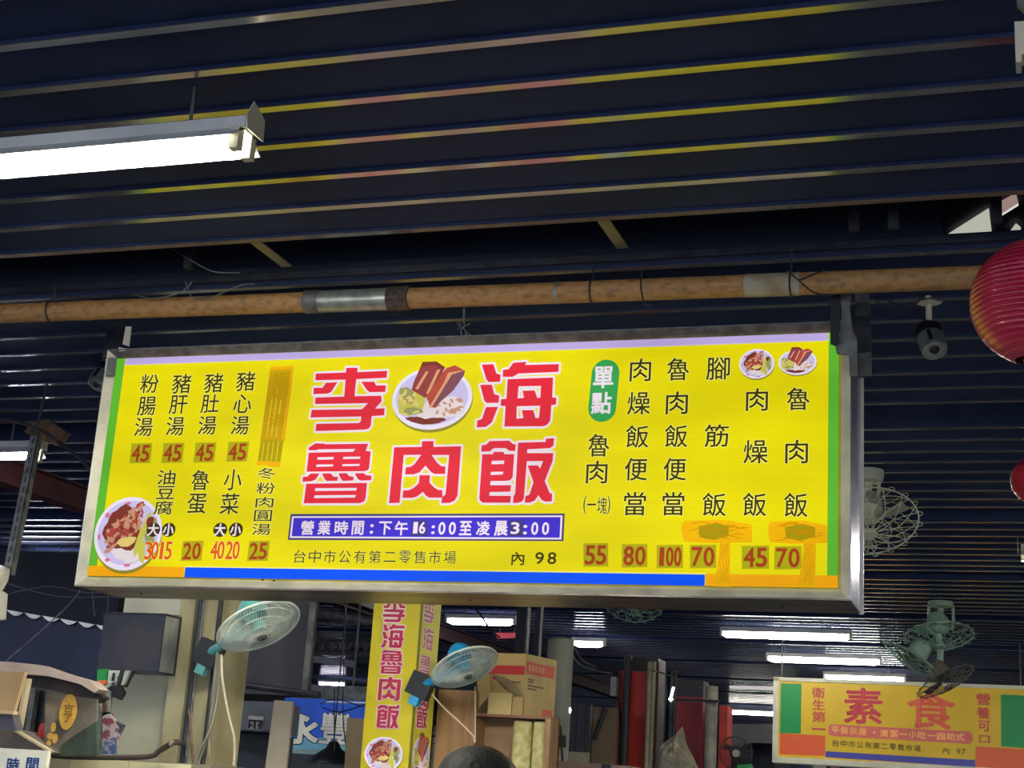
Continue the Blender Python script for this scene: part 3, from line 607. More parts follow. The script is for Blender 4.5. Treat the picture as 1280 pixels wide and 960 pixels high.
# ------------------------------------------------------------------ security cameras
def cctv(label, p, Y, s=1, tilt=0):
    a = at(*p, Y=Y); t = thing('security_camera', label, 'camera', tuple(a))
    MB().lathe([(0, .006), (.05, .004), (.052, 0), (.045, -.012), (.012, -.022)], a, n=28).build('mounting_plate', cream_m, t)
    MB().tube([a-Vector((0, 0, .015)), a-Vector((0, 0, .10))], .011, 12).build('stem', cream_m, t)
    c = a-Vector((tilt*.02, .01, .135)); ax = Vector((.25+tilt*.4, -.45, -.85)).normalized()
    MB().lathe([(0, -.05), (.03, -.045), (.05, -.02), (.052, 0), (.046, .015)], c, ax, 24).build('cap', black_m, t)
    b = MB().lathe([(.046, .0), (.047, .06), (.043, .085), (.036, .088), (.034, .080), (0, .078)], c, ax, 24).build('body', galv_m, t)
    MB().lathe([(0, .092), (.012, .09), (.018, .08)], c+ax*.0, ax, 16).build('lens', black_m, t)
    r = ax.cross(Vector((0, 1, 0))).normalized(); f = r.cross(ax).normalized()
    if f.y > 0: f = -f
    MB().box((-.007, -.001, .02), (.007, .002, .07), Matrix.Translation(c+f*.046) @ Matrix((r, f, ax)).transposed().to_4x4()).build('label_strip', black_m, b)
    return t
cctv('small silver security camera on a round cream mount right of the menu', (1161, 374), 5.25)
cctv('silver security camera half hidden behind the left end of the menu', (134, 430), 5.6, tilt=-1)
wires('cable', 'black wires running to the right security camera', [(5.2, [(1090, 368), (1105, 384), (1140, 382), (1152, 372)]), (5.2, [(1092, 372), (1112, 377), (1135, 388), (1156, 400)])], .003)

# ------------------------------------------------------------------ red lanterns
def lantern(label, c, r, hh, mark=False):
    t = thing('red_lantern', label, 'lantern', tuple(c)); ax = Vector((.03, -.02, 1)).normalized()
    n = 22; pr = []
    for i in range(n*4+1):
        u = i/(n*4); z = -hh+2*hh*u; e = max(1-(z/hh*.94)**2, 0)**.5
        pr.append((r*e*(1+.022*abs(math.sin(PI*u*n))), z))
    m = mat('lantern_red', (176, 22, 58), .32, 0, (140, 10, 44), 5, .5, coat=.4)
    body = MB().lathe(pr, c, ax, 48).build('shade', m, t)
    rb = MB()
    for i in range(1, n):
        z = -hh+2*hh*i/n; e = max(1-(z/hh*.94)**2, 0)**.5*r
        rb.tube([Vector(c)+Vector((e*math.cos(a*PI/18), e*math.sin(a*PI/18), z)) for a in range(36)], .0014, 4, closed=True)
    rb.build('wire_ribs', mat('lantern_rib', (210, 70, 90), .3), body)
    u = ax.orthogonal().normalized()
    for s_ in (-1, 1): MB().lathe([(0, 0), (r*.2, 0), (r*.22, .012), (r*.18, .02), (0, .02)], Vector(c)+ax*(s_*hh-.01), ax, 24).build('collar', mat('lantern_gold', (196, 160, 60), .35, .5), t)
    MB().tube([Vector(c)+ax*hh, (c[0], c[1], H)], .002, 5).build('cord', black_m, t)
    tl = MB()
    for k in range(14): a = k*2*PI/14; tl.tube([Vector(c)+Vector((.012*math.cos(a), .012*math.sin(a), -hh)), Vector(c)+Vector((.02*math.cos(a), .02*math.sin(a), -hh-.18))], .002, 4)
    tl.build('tassel', mat('tassel', (212, 180, 60), .6), t)
    # gold brush marks lying on the shade
    g = MB()
    def onl(th, z):
        e = max(1-(z/hh*.94)**2, 0)**.5*r*1.012+.001; return Vector(c)+Vector((e*math.cos(th), e*math.sin(th), z))
    for (t0, z0, t1, z1) in ((-1.78, -.108, -1.62, -.098), (-1.70, -.09, -1.66, -.118)):
        k = hh/.16; P = [onl(t0+(t1-t0)*i/5, (z0+(z1-z0)*i/5)*k) for i in range(6)]; g.tube(P, r*.02, 5)
    g.build('gold_mark', mat('lantern_goldpaint', (216, 196, 60), .4), body)
    return t
lantern('big ribbed red lantern cut by the right edge, nearest and highest', at(1298, 378, Y=4.0), .172, .160)
lantern('smaller red lantern just showing at the right edge below the big one', at(1306, 601, Y=6.6), .137, .105)

# ------------------------------------------------------------------ fans
def frame_axes(n):
    n = Vector(n).normalized(); u = Vector((0, 0, 1)).cross(n)
    u = u.normalized() if u.length > .05 else Vector((1, 0, 0)); return u, n.cross(u), n
def blades(c, n, R, m, parent, nb=3, tw=.35):
    u, v, n = frame_axes(n); c = Vector(c)
    for k in range(nb):
        mb = MB(); a0 = k*2*PI/nb+.4; g = []
        for i in range(6):
            r = R*(.16+.84*i/5); w = 1.75*(.35+.65*math.sin(PI*min(i/5+.25, 1)*.8))/nb*1.15
            for j in range(7):
                s_ = j/6-.5; a = a0+w*s_+.25*i/5; g.append(c+u*(r*math.cos(a))+v*(r*math.sin(a))+n*(tw*s_*.14*R*2-.01))
        i0 = len(mb.v); mb.v += [tuple(p) for p in g]
        for i in range(5):
            for j in range(6): mb.f.append((i0+i*7+j, i0+i*7+j+1, i0+(i+1)*7+j+1, i0+(i+1)*7+j))
        mb.smooth = True; mb.build('blade', m, parent)
def wall_fan(label, c, n, R, cl, anchor, body_c=(70, 168, 200)):
    u, v, n = frame_axes(n); c = Vector(c); t = thing('wall_fan', label, 'fan', tuple(c))
    gm = mat('guard_wire', (206, 216, 206), .4); bm = mat('fan_blue_%d' % body_c[0], body_c, .4, 0, tuple(x*.9 for x in body_c)); bl = mat('blade_blue_%d' % body_c[0], cl or (120, 200, 216), .3)
    prof = lambda r, s_: (s_*(.30*R)*(1-(r/R)**2.2))
    for s_, nm in ((1, 'front_guard'), (-1, 'rear_guard')):
        mb = MB(); N_ = 78
        for k in range(N_):
            a = 2*PI*k/N_; P = []
            for i in range(7):
                r = R*(.16+.84*i/6); a2 = a+s_*.25*(1-i/6); P.append(c+u*(r*math.cos(a2))+v*(r*math.sin(a2))+n*(prof(r, s_)))
            mb.tube(P, .0013, 3, caps=False)
        for r in (.2, .42, .66, .86):
            mb.tube([c+u*(R*r*math.cos(2*PI*i/48))+v*(R*r*math.sin(2*PI*i/48))+n*prof(R*r, s_) for i in range(48)], .0018, 4, closed=True)
        mb.build(nm, gm, t)
    mb = MB(); mb.tube([c+u*(R*math.cos(2*PI*i/64))+v*(R*math.sin(2*PI*i/64)) for i in range(64)], .0055, 8, closed=True); mb.build('rim', gm, t)
    k = MB(); k.lathe([(0, .006), (R*.06, .006), (R*.12, .004), (R*.155, 0), (R*.155, -.006)], c+n*(.30*R), n, 28)
    cap = k.build('hub_badge', mat('badge_grey', (196, 204, 196), .35, .2), t)
    MB().lathe([(R*.085, .0), (R*.1, .006), (R*.115, 0)], c+n*(.30*R+.004), n, 24).build('badge_ring', black_m, cap); MB().lathe([(0, .012), (R*.03, .01), (R*.035, 0)], c+n*(.30*R+.004), n, 16).build('badge_dot', black_m, cap)
    blades(c, n, R*.86, bl, t)
    MB().lathe([(0, .06), (R*.16, .05), (R*.17, .0), (0, .0)], c-n*.02, n, 20).build('hub', bm, t)
    MB().lathe([(0, -.50*R), (R*.22, -.47*R), (R*.34, -.33*R), (R*.36, -.1*R), (R*.30, 0), (0, 0)], c-n*(.25*R), n, 24).build('motor_housing', bm, t)
    an = Vector(anchor); back = c-n*(.5*R)
    mid = (back+an)/2+Vector((0, 0, -.04))
    MB().tube(smooth_path([back, mid, an]), [.028]*6+[.024]*7, 10).build('arm', bm, t)
    X = Matrix.Translation(an)
    MB().box((-.062, -.03, -.065), (.062, .03, .055), X @ Matrix.Rotation(math.radians(22), 4, 'Y')).build('wall_bracket', black_m, t)
    MB().box((-.02, -.028, -.11), (.03, .025, -.055), X @ Matrix.Rotation(math.radians(22), 4, 'Y')).build('bracket_foot', bm, t)
    return t
wall_fan('teal and white wall fan left of the yellow pillar, under the menu', at(323, 783, Y=6.35), (.528, -.188, -.828), .198, (132, 196, 196), at(262, 816, Y=6.55), (96, 168, 166))
wall_fan('bright blue wall fan mounted between yellow pillar and cardboard box', at(581, 834, Y=7.25), (.492, -.262, -.83), .175, (90, 184, 222), at(527, 856, Y=7.34), (36, 160, 214))

def cage_fan(parent, c, n, R, m, blm, deep=.34, loops=20, sp=14, bladed=True):
    u, v, n = frame_axes(n); c = Vector(c); w = MB(); pf = lambda r, s_: s_*(deep*R)*(1-(r/R)**2)
    for s_ in (1, -1):
        for k in range(sp):
            for q in (-1, 1):
                P = []
                for i in range(9):
                    r = R*(.14+.86*i/8); a2 = 2*PI*k/sp+q*.55*(i/8)**1.2; P.append(c+u*(r*math.cos(a2))+v*(r*math.sin(a2))+n*pf(r, s_))
                w.tube(P, .0021, 4, caps=False)
    for r in (.16, .45): w.tube([c+u*(R*r*math.cos(2*PI*i/40))+v*(R*r*math.sin(2*PI*i/40))+n*pf(R*r, 1) for i in range(40)], .002, 4, closed=True)
    g = w.build('guard', m, parent)
    e = MB(); e.tube([c+u*(R*math.cos(2*PI*i/56))+v*(R*math.sin(2*PI*i/56)) for i in range(56)], .0042, 6, closed=True)
    for k in range(loops):
        a = 2*PI*k/loops; P = []
        for i in range(9):
            b = a+(i/8-.5)*.16; r = R+.022*math.sin(PI*i/8)*R/.25; P.append(c+u*(r*math.cos(b))+v*(r*math.sin(b)))
        e.tube(P, .0022, 4)
    e.build('rim', m, g)
    MB().lathe([(0, .01), (R*.13, .008), (R*.15, 0), (R*.15, -.01), (0, -.012)], c+n*deep*R, n, 24).build('hub_badge', m, g)
    if bladed: blades(c, n, R*.84, blm, g, nb=3)
    MB().lathe([(0, -.75*R), (R*.2, -.72*R), (R*.32, -.55*R), (R*.34, -.2*R), (R*.2, -.1*R), (0, -.1*R)], c, n, 20).build('motor_housing', m, g)
    return g
pale = mat('fan_pale', (208, 214, 190), .45, 0, (180, 186, 164)); green_f = mat('fan_green', (172, 204, 184), .45, 0, (140, 170, 150)); bl_pale = mat('blade_pale', (176, 180, 158), .5); bl_green = mat('blade_green', (122, 170, 140), .5)
def ceiling_fan(label, mount, cc, n, R, m, bm):
    t = thing('ceiling_fan', label, 'fan', tuple(mount)); cage_fan(t, cc, n, R, m, bm); M_ = Vector(mount)
    MB().lathe([(0, 0), (.085, 0), (.088, -.03), (.08, -.06), (.03, -.065), (0, -.065)], M_, n=24).build('mounting_cup', m, t)
    b = Vector(cc)-Vector(n).normalized()*R*.5
    for s_ in (-1, 1): MB().tube([M_+Vector((s_*.06, 0, -.05)), M_+Vector((s_*.06, 0, -.13)), b+Vector((s_*.05, 0, .02))], .01, 8).build('yoke_arm', m, t)
    MB().tube([M_+Vector((0, 0, -.05)), b], .03, 12).build('swivel', m, t)
    return t
mt = at(1084, 588, Z=H-.0); cf = at(1084, 652, Y=mt.y)
ceiling_fan('white wire caged ceiling fan beside the right end of the menu', mt, cf, (.14, -.50, -.86), .262, pale, bl_pale)
mt2 = at(790, 722, Z=H); 
ceiling_fan('pale caged ceiling fan mostly hidden behind the bottom of the menu', (mt2.x, mt2.y, H), at(792, 749, Y=mt2.y), (.1, -.62, -.78), .25, green_f, bl_green)
mt3 = at(1176, 752, Z=H); Y3 = mt3.y
t = thing('triple_ceiling_fan', 'pale green rotating ceiling fan with three wire cages above vegetarian sign', 'fan', tuple(mt3))
MB().lathe([(0, 0), (.10, 0), (.105, -.04), (.06, -.05), (0, -.05)], mt3, n=24).build('mounting_cup', green_f, t)
for s_ in (-1, 1): MB().tube([mt3+Vector((s_*.095, 0, -.03)), mt3+Vector((s_*.10, 0, -.16)), at(1176+s_*13, 786, Y=Y3)], .013, 8).build('yoke_arm', green_f, t)
MB().tube([mt3-Vector((0, 0, .05)), at(1171, 785, Y=Y3), at(1176, 805, Y=Y3), at(1175, 845, Y=Y3)], .028, 10).build('stem', green_f, t)
MB().lathe([(0, .07), (.06, .05), (.075, 0), (.06, -.05), (0, -.07)], at(1171, 780, Y=Y3), n=16).build('gearbox', green_f, t)
cage_fan(t, at(1174, 795, Y=Y3-.05), (.10, -.30, -.95), .27, green_f, bl_green)
cage_fan(t, at(1141, 826, Y=Y3-.05), (-.512, -.148, -.846), .26, green_f, bl_green, deep=.22)
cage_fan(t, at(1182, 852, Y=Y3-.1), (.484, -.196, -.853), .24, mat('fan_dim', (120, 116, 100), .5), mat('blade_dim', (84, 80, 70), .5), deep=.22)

# ------------------------------------------------------------------ far vegetarian sign, unlit; its colours carry a small added glow
VY = 15.5
v0 = at(974, 851, Y=VY); v1 = at(1290, 866, Y=VY); vb = at(972, 946, Y=VY)
vs = thing('vegetarian_signboard', 'far faded yellow sign with pink characters between green and orange blocks', 'sign', (v0.x+1.2, VY, vb.z))
vp = Plane((v0.x, VY, vb.z), (1, 0, 0), (0, 0, 1))
W_, H_ = v1.x-v0.x+.2, v0.z-vb.z
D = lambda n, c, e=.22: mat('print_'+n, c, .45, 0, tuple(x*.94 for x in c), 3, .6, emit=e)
MB().box((v0.x-.02, VY+.004, vb.z-.02), (v0.x+W_+.02, VY+.22, v0.z+.02)).build('casing', galv_m, vs)
pan = vp.rect(MB(), 0, 0, W_, H_, 0).build('panel', D('yellow', (214, 178, 44)), vs)
def vq(P, m, lay, name='colour_block', par=None): mb = MB(); vp.polypx(mb, P, lay); return mb.build(name, m, par or pan)
vq([(976, 854), (1002, 855), (1001, 917), (975, 916.5)], D('green', (28, 142, 76)), 2); vq([(975, 916.5), (1031.5, 919.5), (1031.5, 945), (974.5, 943)], D('orange', (220, 96, 56)), 2)
vq([(1251, 868), (1292, 870), (1292, 936), (1251.5, 933)], D('green', (28, 142, 76)), 2); vq([(1219.5, 933), (1292, 937), (1292, 966), (1219, 960)], D('orange', (220, 96, 56)), 2)
vq([(1032, 939), (1219, 950), (1219, 959), (1032, 946.5)], D('blue', (70, 74, 160)), 2)
vq([(1036, 907), (1040, 905.5), (1212, 914.5), (1216, 918), (1216, 926), (1212, 930), (1040, 920), (1035.5, 917)], D('pinkred', (208, 104, 96)), 2)
pinkm = D('pink', (208, 92, 100)); 
def vtext(L, m, lay=4, bold=.006, name='lettering'):
    for ch, x, y, w, h in L: mb = MB(); vp.charpx(mb, ch, x, y, w, h, lay, bold=bold); mb.build('character', m, vs, smooth=False)
vtext([('素', 1079, 882.5, 46, 43)], pinkm, bold=.008); vtext([('食', 1164, 887.5, 58, 46)], D('pink2', (214, 122, 96)), bold=.010)
vtext([('衛', 1023, 866, 16, 13), ('生', 1023.5, 881, 16, 12), ('第', 1023.5, 896, 17, 13), ('一', 1023.5, 911.5, 17, 16)], D('rose', (196, 84, 84)), bold=.0022)
vtext([('營', 1229, 874, 17, 14), ('養', 1229, 891, 17, 14), ('可', 1230, 907.5, 15, 13), ('口', 1230.5, 924, 13, 9)], D('rose', (196, 84, 84)), bold=.0022)
vtext([(c, 1044+i*11.3, 912.5+i*.62, 9.5, 9) for i, c in enumerate('平價供應')] + [('·', 1093, 915.5, 3, 3)] + [(c, 1105+i*11.9, 916.4+i*.62, 10, 9) for i, c in enumerate('清潔一小吃一自助式')], D('palecream', (232, 190, 120)), bold=.002)
vtext([(c, 1044.5+i*10.2, 928.8+i*.68, 8.5, 8) for i, c in enumerate('台中市公有第二零售市場')] + [('內', 1182.5, 938.5, 8, 8), ('9', 1198, 939.5, 5, 7), ('7', 1204.5, 939.8, 5, 7)], D('ink', (96, 84, 40)), bold=.0008)
fr = MB(); e = .035
fr.box((v0.x-.02-e, VY-.02, vb.z-.02), (v0.x, VY+.23, v0.z+.03)); fr.box((v0.x-.02-e, VY-.02, vb.z-.055), (v0.x+W_+.02, VY+.23, vb.z)); fr.box((v0.x-.02-e, VY-.02, v0.z), (v0.x+W_+.02, VY+.23, v0.z+.035)); fr.box((v0.x+W_, VY-.02, vb.z-.02), (v0.x+W_+.03, VY+.23, v0.z+.03))
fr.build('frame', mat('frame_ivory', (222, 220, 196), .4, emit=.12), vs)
for x in (v0.x+.01, v0.x+W_-.3): MB().tube([(x, VY+.1, v0.z+.03), (x, VY+.1, H)], .008, 6).build('hanger', steel_g, vs)

# ------------------------------------------------------------------ helper: upright box by pixels
def pbox(name, x0, x1, y0, y1, Y, depth, m, parent=None, floor=False, top=None, bevel=0):
    ym = min((y0+y1)/2, 955); a = at(x0, ym, Y=Y); b = at(x1, ym, Y=Y); xm = (x0+x1)/2
    z1 = at(xm, y0, Y=Y).z if top is None else top; z0 = 0 if floor else at(xm, y1, Y=Y).z
    return MB().box((a.x, Y, z0), (b.x, Y+depth, z1)).build(name, m, parent, bevel=bevel)
plaster = mat('aged_plaster', (196, 190, 154), .8, 0, (148, 140, 104), 4, .8, bump=.15, stretch=(1, 1, .5))
plaster2 = mat('grey_plaster', (184, 184, 160), .8, 0, (150, 150, 128), 3, .7)
ZT = 3.30
# left stall: plaster pillar, pipes, vent box
Yw = 6.75
wl = at(137, 900, Y=Yw).x; wr = at(212, 900, Y=Yw).x; we = at(270, 880, Y=Yw).x
tag(MB().box((wl, Yw, 0), (wr, Yw+.3, ZT)).build('plaster_pillar', plaster2), 'broad grey-green plastered pillar behind the dark vent box', 'pillar')
po = thing('plaster_post', 'beige plaster post carrying dark conduits left of teal wall fan', 'post', (wr+.12, Yw-.05, 0))
MB().box((wr+.002, Yw-.06, 0), (at(235, 900, Y=Yw).x, Yw+.3, ZT)).build('post_face', plaster, po); MB().box((at(244, 900, Y=Yw).x, Yw-.06, 0), (we, Yw+.28, ZT)).build('post_face', plaster, po)
MB().box((at(234, 900, Y=Yw).x, Yw-.02, 0), (at(245, 900, Y=Yw).x, Yw+.2, ZT)).build('post_groove', steel_d, po)
for (x, y) in ((228, 780), (217, 864)): MB().lathe([(0, -.012), (.006, -.01), (.008, 0)], at(x, y, Y=Yw-.06), (0, -1, 0), 8).build('bolt', black_m, po)
def vpipe(label, px, Y, r, m, z0=0, z1=ZT, name='conduit'):
    a = at(px, 880, Y=Y); return tag(MB().tube([(a.x, Y, z0), (a.x, Y, z1)], r, 12).build(name, m), label, 'conduit')
vpipe('thick dark grey conduit running down the beige plaster post', 237, Yw-.11, .017, steel_d)
vpipe('thin steel conduit beside the thick dark one on the beige post', 240.5, Yw-.13, .006, steel_g)
vpipe('dark conduit on the right edge of the beige post behind the teal fan', 262, Yw-.085, .012, steel_d)
vb_ = thing('vent_box', 'dark metal vent box with galvanised right side beneath menu corner', 'vent', tuple(at(172, 835, Y=6.2)))
Yv = 6.35
a = at(126, 800, Y=Yv); b = at(202, 800, Y=Yv); zt = at(165, 768, Y=Yv).z; zb = at(165, 838, Y=Yv).z
MB().box((a.x, Yv, zb), (b.x, Yv+.012, zt)).build('front_panel', mat('soot_panel', (56, 54, 62), .5, .2, (36, 42, 58), 5, .9, bump=.2), vb_)
c = at(221, 770, Y=Yv+.25)
yv2 = min(at(222, 800, X=b.x).y, 6.68)
MB().box((a.x, Yv+.012, zb), (b.x, yv2, zt)).build('side_casing', mat('galv_side', (168, 170, 168), .35, .5, (110, 112, 112), 7, .8, bump=.2, stretch=(1, 1, .4)), vb_)
MB().box((a.x-.006, Yv-.006, zt), (b.x+.008, yv2+.004, zt+.008)).build('top_lip', black_m, vb_); MB().box((a.x-.006, Yv-.006, zb-.008), (b.x+.008, yv2+.004, zb)).build('bottom_lip', black_m, vb_)
MB().box((b.x-.002, yv2-.004, zb), (b.x+.008, yv2+.004, zt)).build('back_lip', black_m, vb_)
tag(pbox('junction_board', 155, 225, 748, 768, 6.66, .08, mat('pale_board', (206, 204, 184), .6)), 'pale board above the dark vent box, touching the menu underside', 'board')
# dark backing panels, truss pieces left
# maroon beams
def beam(label, p0, Z, y0, y1, w=.12, h=.14, m=maroon_m, parent=None):
    a = at(*p0, Z=Z); t = thing('steel_beam', label, 'beam', (a.x, (y0+y1)/2, Z))
    f1 = MB().box((a.x-w/2, y0, Z-.008), (a.x+w/2, y1, Z)).build('flange', m, t)
    MB().box((a.x-w/2, y0, Z+h-.008), (a.x+w/2, y1, Z+h)).build('flange', m, t); MB().box((a.x-.006, y0, Z), (a.x+.006, y1, Z+h-.008)).build('web', m, t); return t
beam('maroon steel roof beam crossing behind the left tube lights', (55, 622), 3.14, 2.0, 13)
beam('dark maroon roof beam right of yellow pillar behind blue fan', (590, 812), 3.1, 9, 22, m=mat('dark_maroon', (70, 38, 44), .7))
wires('roof_brace', 'thin dark brace rod slanting from ceiling to the left end of menu', [(6.2, [(-10, 520), (45, 535), (90, 565), (115, 590)])], .008, steel_d, 'brace')
tag(slab('dirt_clump', [(38, 528), (60, 524), (82, 540), (70, 556), (45, 548), (30, 540)], 6.2, .05, mat('dust_brown', (110, 84, 62), 1, 0, (70, 54, 42), 30, .9, bump=.8)), 'brown dusty clump on the brace above the left tube light', 'dirt')
sp_ = thing('slotted_post', 'grey slotted steel angle hanging down at far left', 'post', tuple(at(25, 660, Y=5.9)))
A = at(43, 545, Y=5.9); Bt = at(8, 718, Y=5.9); dr = (Bt-A)
mbp = MB(); mbp.prism([A+Vector((-.022, 0, 0)), A+Vector((.022, 0, 0)), Bt+Vector((.022, 0, 0)), Bt+Vector((-.022, 0, 0))], (0, .004, 0)); mbp.prism([A+Vector((.018, 0, 0)), A+Vector((.022, 0, 0)), Bt+Vector((.022, 0, 0)), Bt+Vector((.018, 0, 0))], (0, .035, 0)); mbp.build('angle', steel_g, sp_)
for k in range(14):
    q = A+dr*((k+.5)/14); e1 = dr.normalized()*.013; MB().prism([q-e1+Vector((-.005, 0, 0)), q-e1+Vector((.003, 0, 0)), q+e1+Vector((.003, 0, 0)), q+e1+Vector((-.005, 0, 0))], (0, -.002, 0)).build('slot', black_m, sp_)
MB().tube([A, (A.x+.03, A.y, H)], .006, 6).build('hanging_rod', steel_d, sp_)
cs = thing('speaker_casing', 'cream plastic casing at the left edge below the slotted post', 'casing', tuple(at(0, 740, Y=5.85)))
MB().lathe([(0, -.05), (.05, -.045), (.06, 0), (.055, .05), (0, .055)], at(-6, 722, Y=5.85), (.3, -.2, .9), 20).build('body', cream_m, cs)
slab('flap', [(-12, 730), (6.5, 742), (4, 774), (0, 775), (-12, 760)], 5.85, .02, cream_m, cs)
# scalloped awning
aw = thing('awning', 'dark navy canvas awning with a white scalloped trim at left', 'awning', tuple(at(60, 800, Y=8.5)))
navy = mat('navy_canvas', (34, 42, 66), .8, 0, (24, 32, 50), 3, .7, bump=.1)
slab('canvas', [(-40, 760), (8, 763), (128, 782), (135, 880), (118, 872), (48, 834), (-40, 825)], 8.5, .03, navy, aw)
for k in range(7):
    x0 = -14+k*22.3; P = []; yb0 = 761+max(x0, 0)*.165; yb1 = 761+max(x0+22, 0)*.165
    for i in range(9):
        u = i/8; P.append((x0+20*u, yb0+(yb1-yb0)*u+5.5*math.sin(PI*u)))
    slab('scallop', [(x0, yb0-.2)]+P+[(x0+20, yb1-.2)], 8.47, .01, mat('scallop_white', (214, 214, 208), .7, emit=.05), aw)
tag(pbox('gloom_backing', -40, 150, 690, 790, 9.6, .3, mat('gloom_sheet', (44, 46, 58), .8, 0, (28, 30, 40), 2, .8)), 'dark backing sheet standing in for gloom above the scalloped awning', 'panel')  # dark sheet stands for the unlit depth above the awning
wires('cable', 'grey wires stretched across the dark backing sheet beneath the menu corner', [(8.2, [(0, 745), (60, 733), (110, 741), (160, 738)]), (8.2, [(5, 728), (70, 745), (150, 746)]), (8.2, [(115, 738), (118, 770)]), (8.2, [(136, 740), (134, 772)])], .004, mat('wire_grey', (58, 60, 72), .6))
wires('cable', 'pale wire slanting down from the lower left corner of the menu', [(4.9, [(100, 738), (85, 757), (55, 785), (8, 826)])], .0024, steel_g)
# stall hood with box, emblem cloth
hd = thing('stall_hood', 'open dark wooden stall cabinet with pinkish curved roof at lower left', 'stall', tuple(at(60, 950, Y=5.6)))
roofm = mat('hood_roof', (176, 158, 148), .6, 0, (140, 124, 112), 4, .7); soot = mat('soot_wood', (70, 62, 56), .8, 0, (44, 40, 40), 6, .9, bump=.2)
MB().prism([at(x, y, Y=5.55) for x, y in ((-40, 826), (10, 827), (48, 831), (80, 842), (112, 851), (124, 862), (118, 866), (100, 855), (60, 845), (36, 843), (-40, 838))], (0, .08, 0)).build('roof', roofm, hd)
slab('roof_board', [(34, 842), (62, 846), (110, 856), (128, 872), (118, 878), (75, 864), (34, 858)], 5.62, .06, soot, hd)
slab('front_edge', [(31, 848), (35, 848), (23, 912), (19, 912)], 5.5, .03, mat('pale_wood', (196, 180, 146), .7), hd)
slab('back_panel', [(33, 850), (125, 868), (122, 945), (60, 945), (18, 915)], 5.76, .02, mat('hood_back', (86, 92, 96), .8, 0, (50, 56, 66), 5, .9), hd)
slab('inner_post', [(39, 860), (45, 860), (37, 915), (31, 913)], 5.7, .03, steel_g, hd)
slab('opening_shade', [(46, 862), (57, 864), (56, 935), (38, 925), (42, 885)], 5.74, .01, black_m, hd)  # black sheet put in for the shade inside the open cabinet
slab('cloth_panel', [(57, 862), (90, 870), (121, 874), (120, 945), (70, 945), (55, 928)], 5.6, .012, mat('grey_cloth', (116, 106, 96), .8, 0, (84, 78, 70), 8, .8), hd)
slab('green_bag', [(72, 942), (78, 930), (95, 918), (120, 902), (121, 945), (72, 945)], 5.57, .03, mat('dark_green_sheet', (52, 66, 54), .6, 0, (34, 44, 38), 12, .9, bump=.4), hd)
slab('base_edge', [(17, 914), (20, 913), (64, 939), (62, 941)], 5.48, .03, mat('pale_wood', (196, 180, 146), .7), hd)
slab('base_front', [(-40, 905), (17, 912), (64, 941), (-40, 938)], 5.5, .2, mat('base_grey', (98, 88, 82), .7), hd)
tag(slab('red_bottle', [(50, 905), (55, 903), (55, 930), (44, 927)], 5.62, .05, mat('red_plastic', (176, 36, 36), .4)), 'red plastic piece inside the open stall cabinet', 'bottle')
em = thing('emblem_sign', 'worn yellow oval emblem with a character on the grey cloth', 'emblem', tuple(at(85, 892, Y=5.59)))
ep = Plane(at(85, 890, Y=5.592), (1, 0, 0), (0, 0, 1)); gold = mat('emblem_gold', (206, 164, 66), .6, 0, (176, 134, 60), 12, .7); inkm = mat('emblem_ink', (140, 104, 44), .7)
mb = MB(); c = ep.px(85.8, 890); 
P = [(c[0]+.041*math.cos(t*PI/16), c[1]+.074*math.sin(t*PI/16)) for t in range(32)]
mb.prism([ep.w(a, b, 0) for a, b in P], (0, -.006, 0)); mb.build('oval', gold, em, smooth=False)
ep2 = Plane(at(85, 890, Y=5.584), (1, 0, 0), (0, 0, 1)); mb = MB(); ep2.charpx(mb, '亨', 85.5, 891, 13, 24, 2, bold=.0006); mb.build('lettering', inkm, em, smooth=False)
mb = MB()
for (x, y, a, b) in ((67, 909, .013, .02), (63, 920, .017, .014), (69, 923, .014, .02), (61, 929, .012, .012)): ep2.ellipse(mb, ep2.px(x, y), a, b, 1+x*.01, 16)
mb.build('gourd_mark', gold, em)
cb = thing('cardboard_box', 'tan cardboard box cut off by the lower left edge', 'box', tuple(at(0, 890, Y=5.45)))
card = mat('cardboard', (178, 148, 104), .8, 0, (160, 130, 90), 3, .6)
slab('side', [(-60, 838), (31, 840), (17, 889), (-60, 884)], 5.15, .02, card, cb); slab('flap_edge', [(-60, 884), (17, 889), (16, 893), (-60, 889)], 5.14, .03, mat('card_pale', (206, 182, 140), .8), cb)
tag(slab('metal_tray', [(-60, 893), (15, 893), (20, 913), (-60, 909)], 5.2, .05, mat('tray_grey', (84, 82, 88), .5, .2)), 'dark grey metal tray beneath the tan cardboard box', 'tray')
# white notice with blue characters
ns = thing('notice_board', 'white notice with blue characters at the lower left corner', 'sign', tuple(at(20, 960, Y=5.3)))
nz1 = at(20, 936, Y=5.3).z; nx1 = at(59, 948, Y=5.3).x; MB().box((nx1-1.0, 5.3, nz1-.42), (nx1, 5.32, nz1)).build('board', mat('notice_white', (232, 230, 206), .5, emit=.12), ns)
npn = Plane((nx1-1, 5.299, nz1-.42), (1, 0, 0), (0, 0, 1))
for ch, x in (('時', 16.5), ('間', 40.5), ('業', -8)): mb = MB(); npn.charpx(mb, ch, x, 956, 15, 17, 2, bold=.0016); mb.build('character', mat('print_notice_blue', (20, 96, 190), .5), ns, smooth=False)
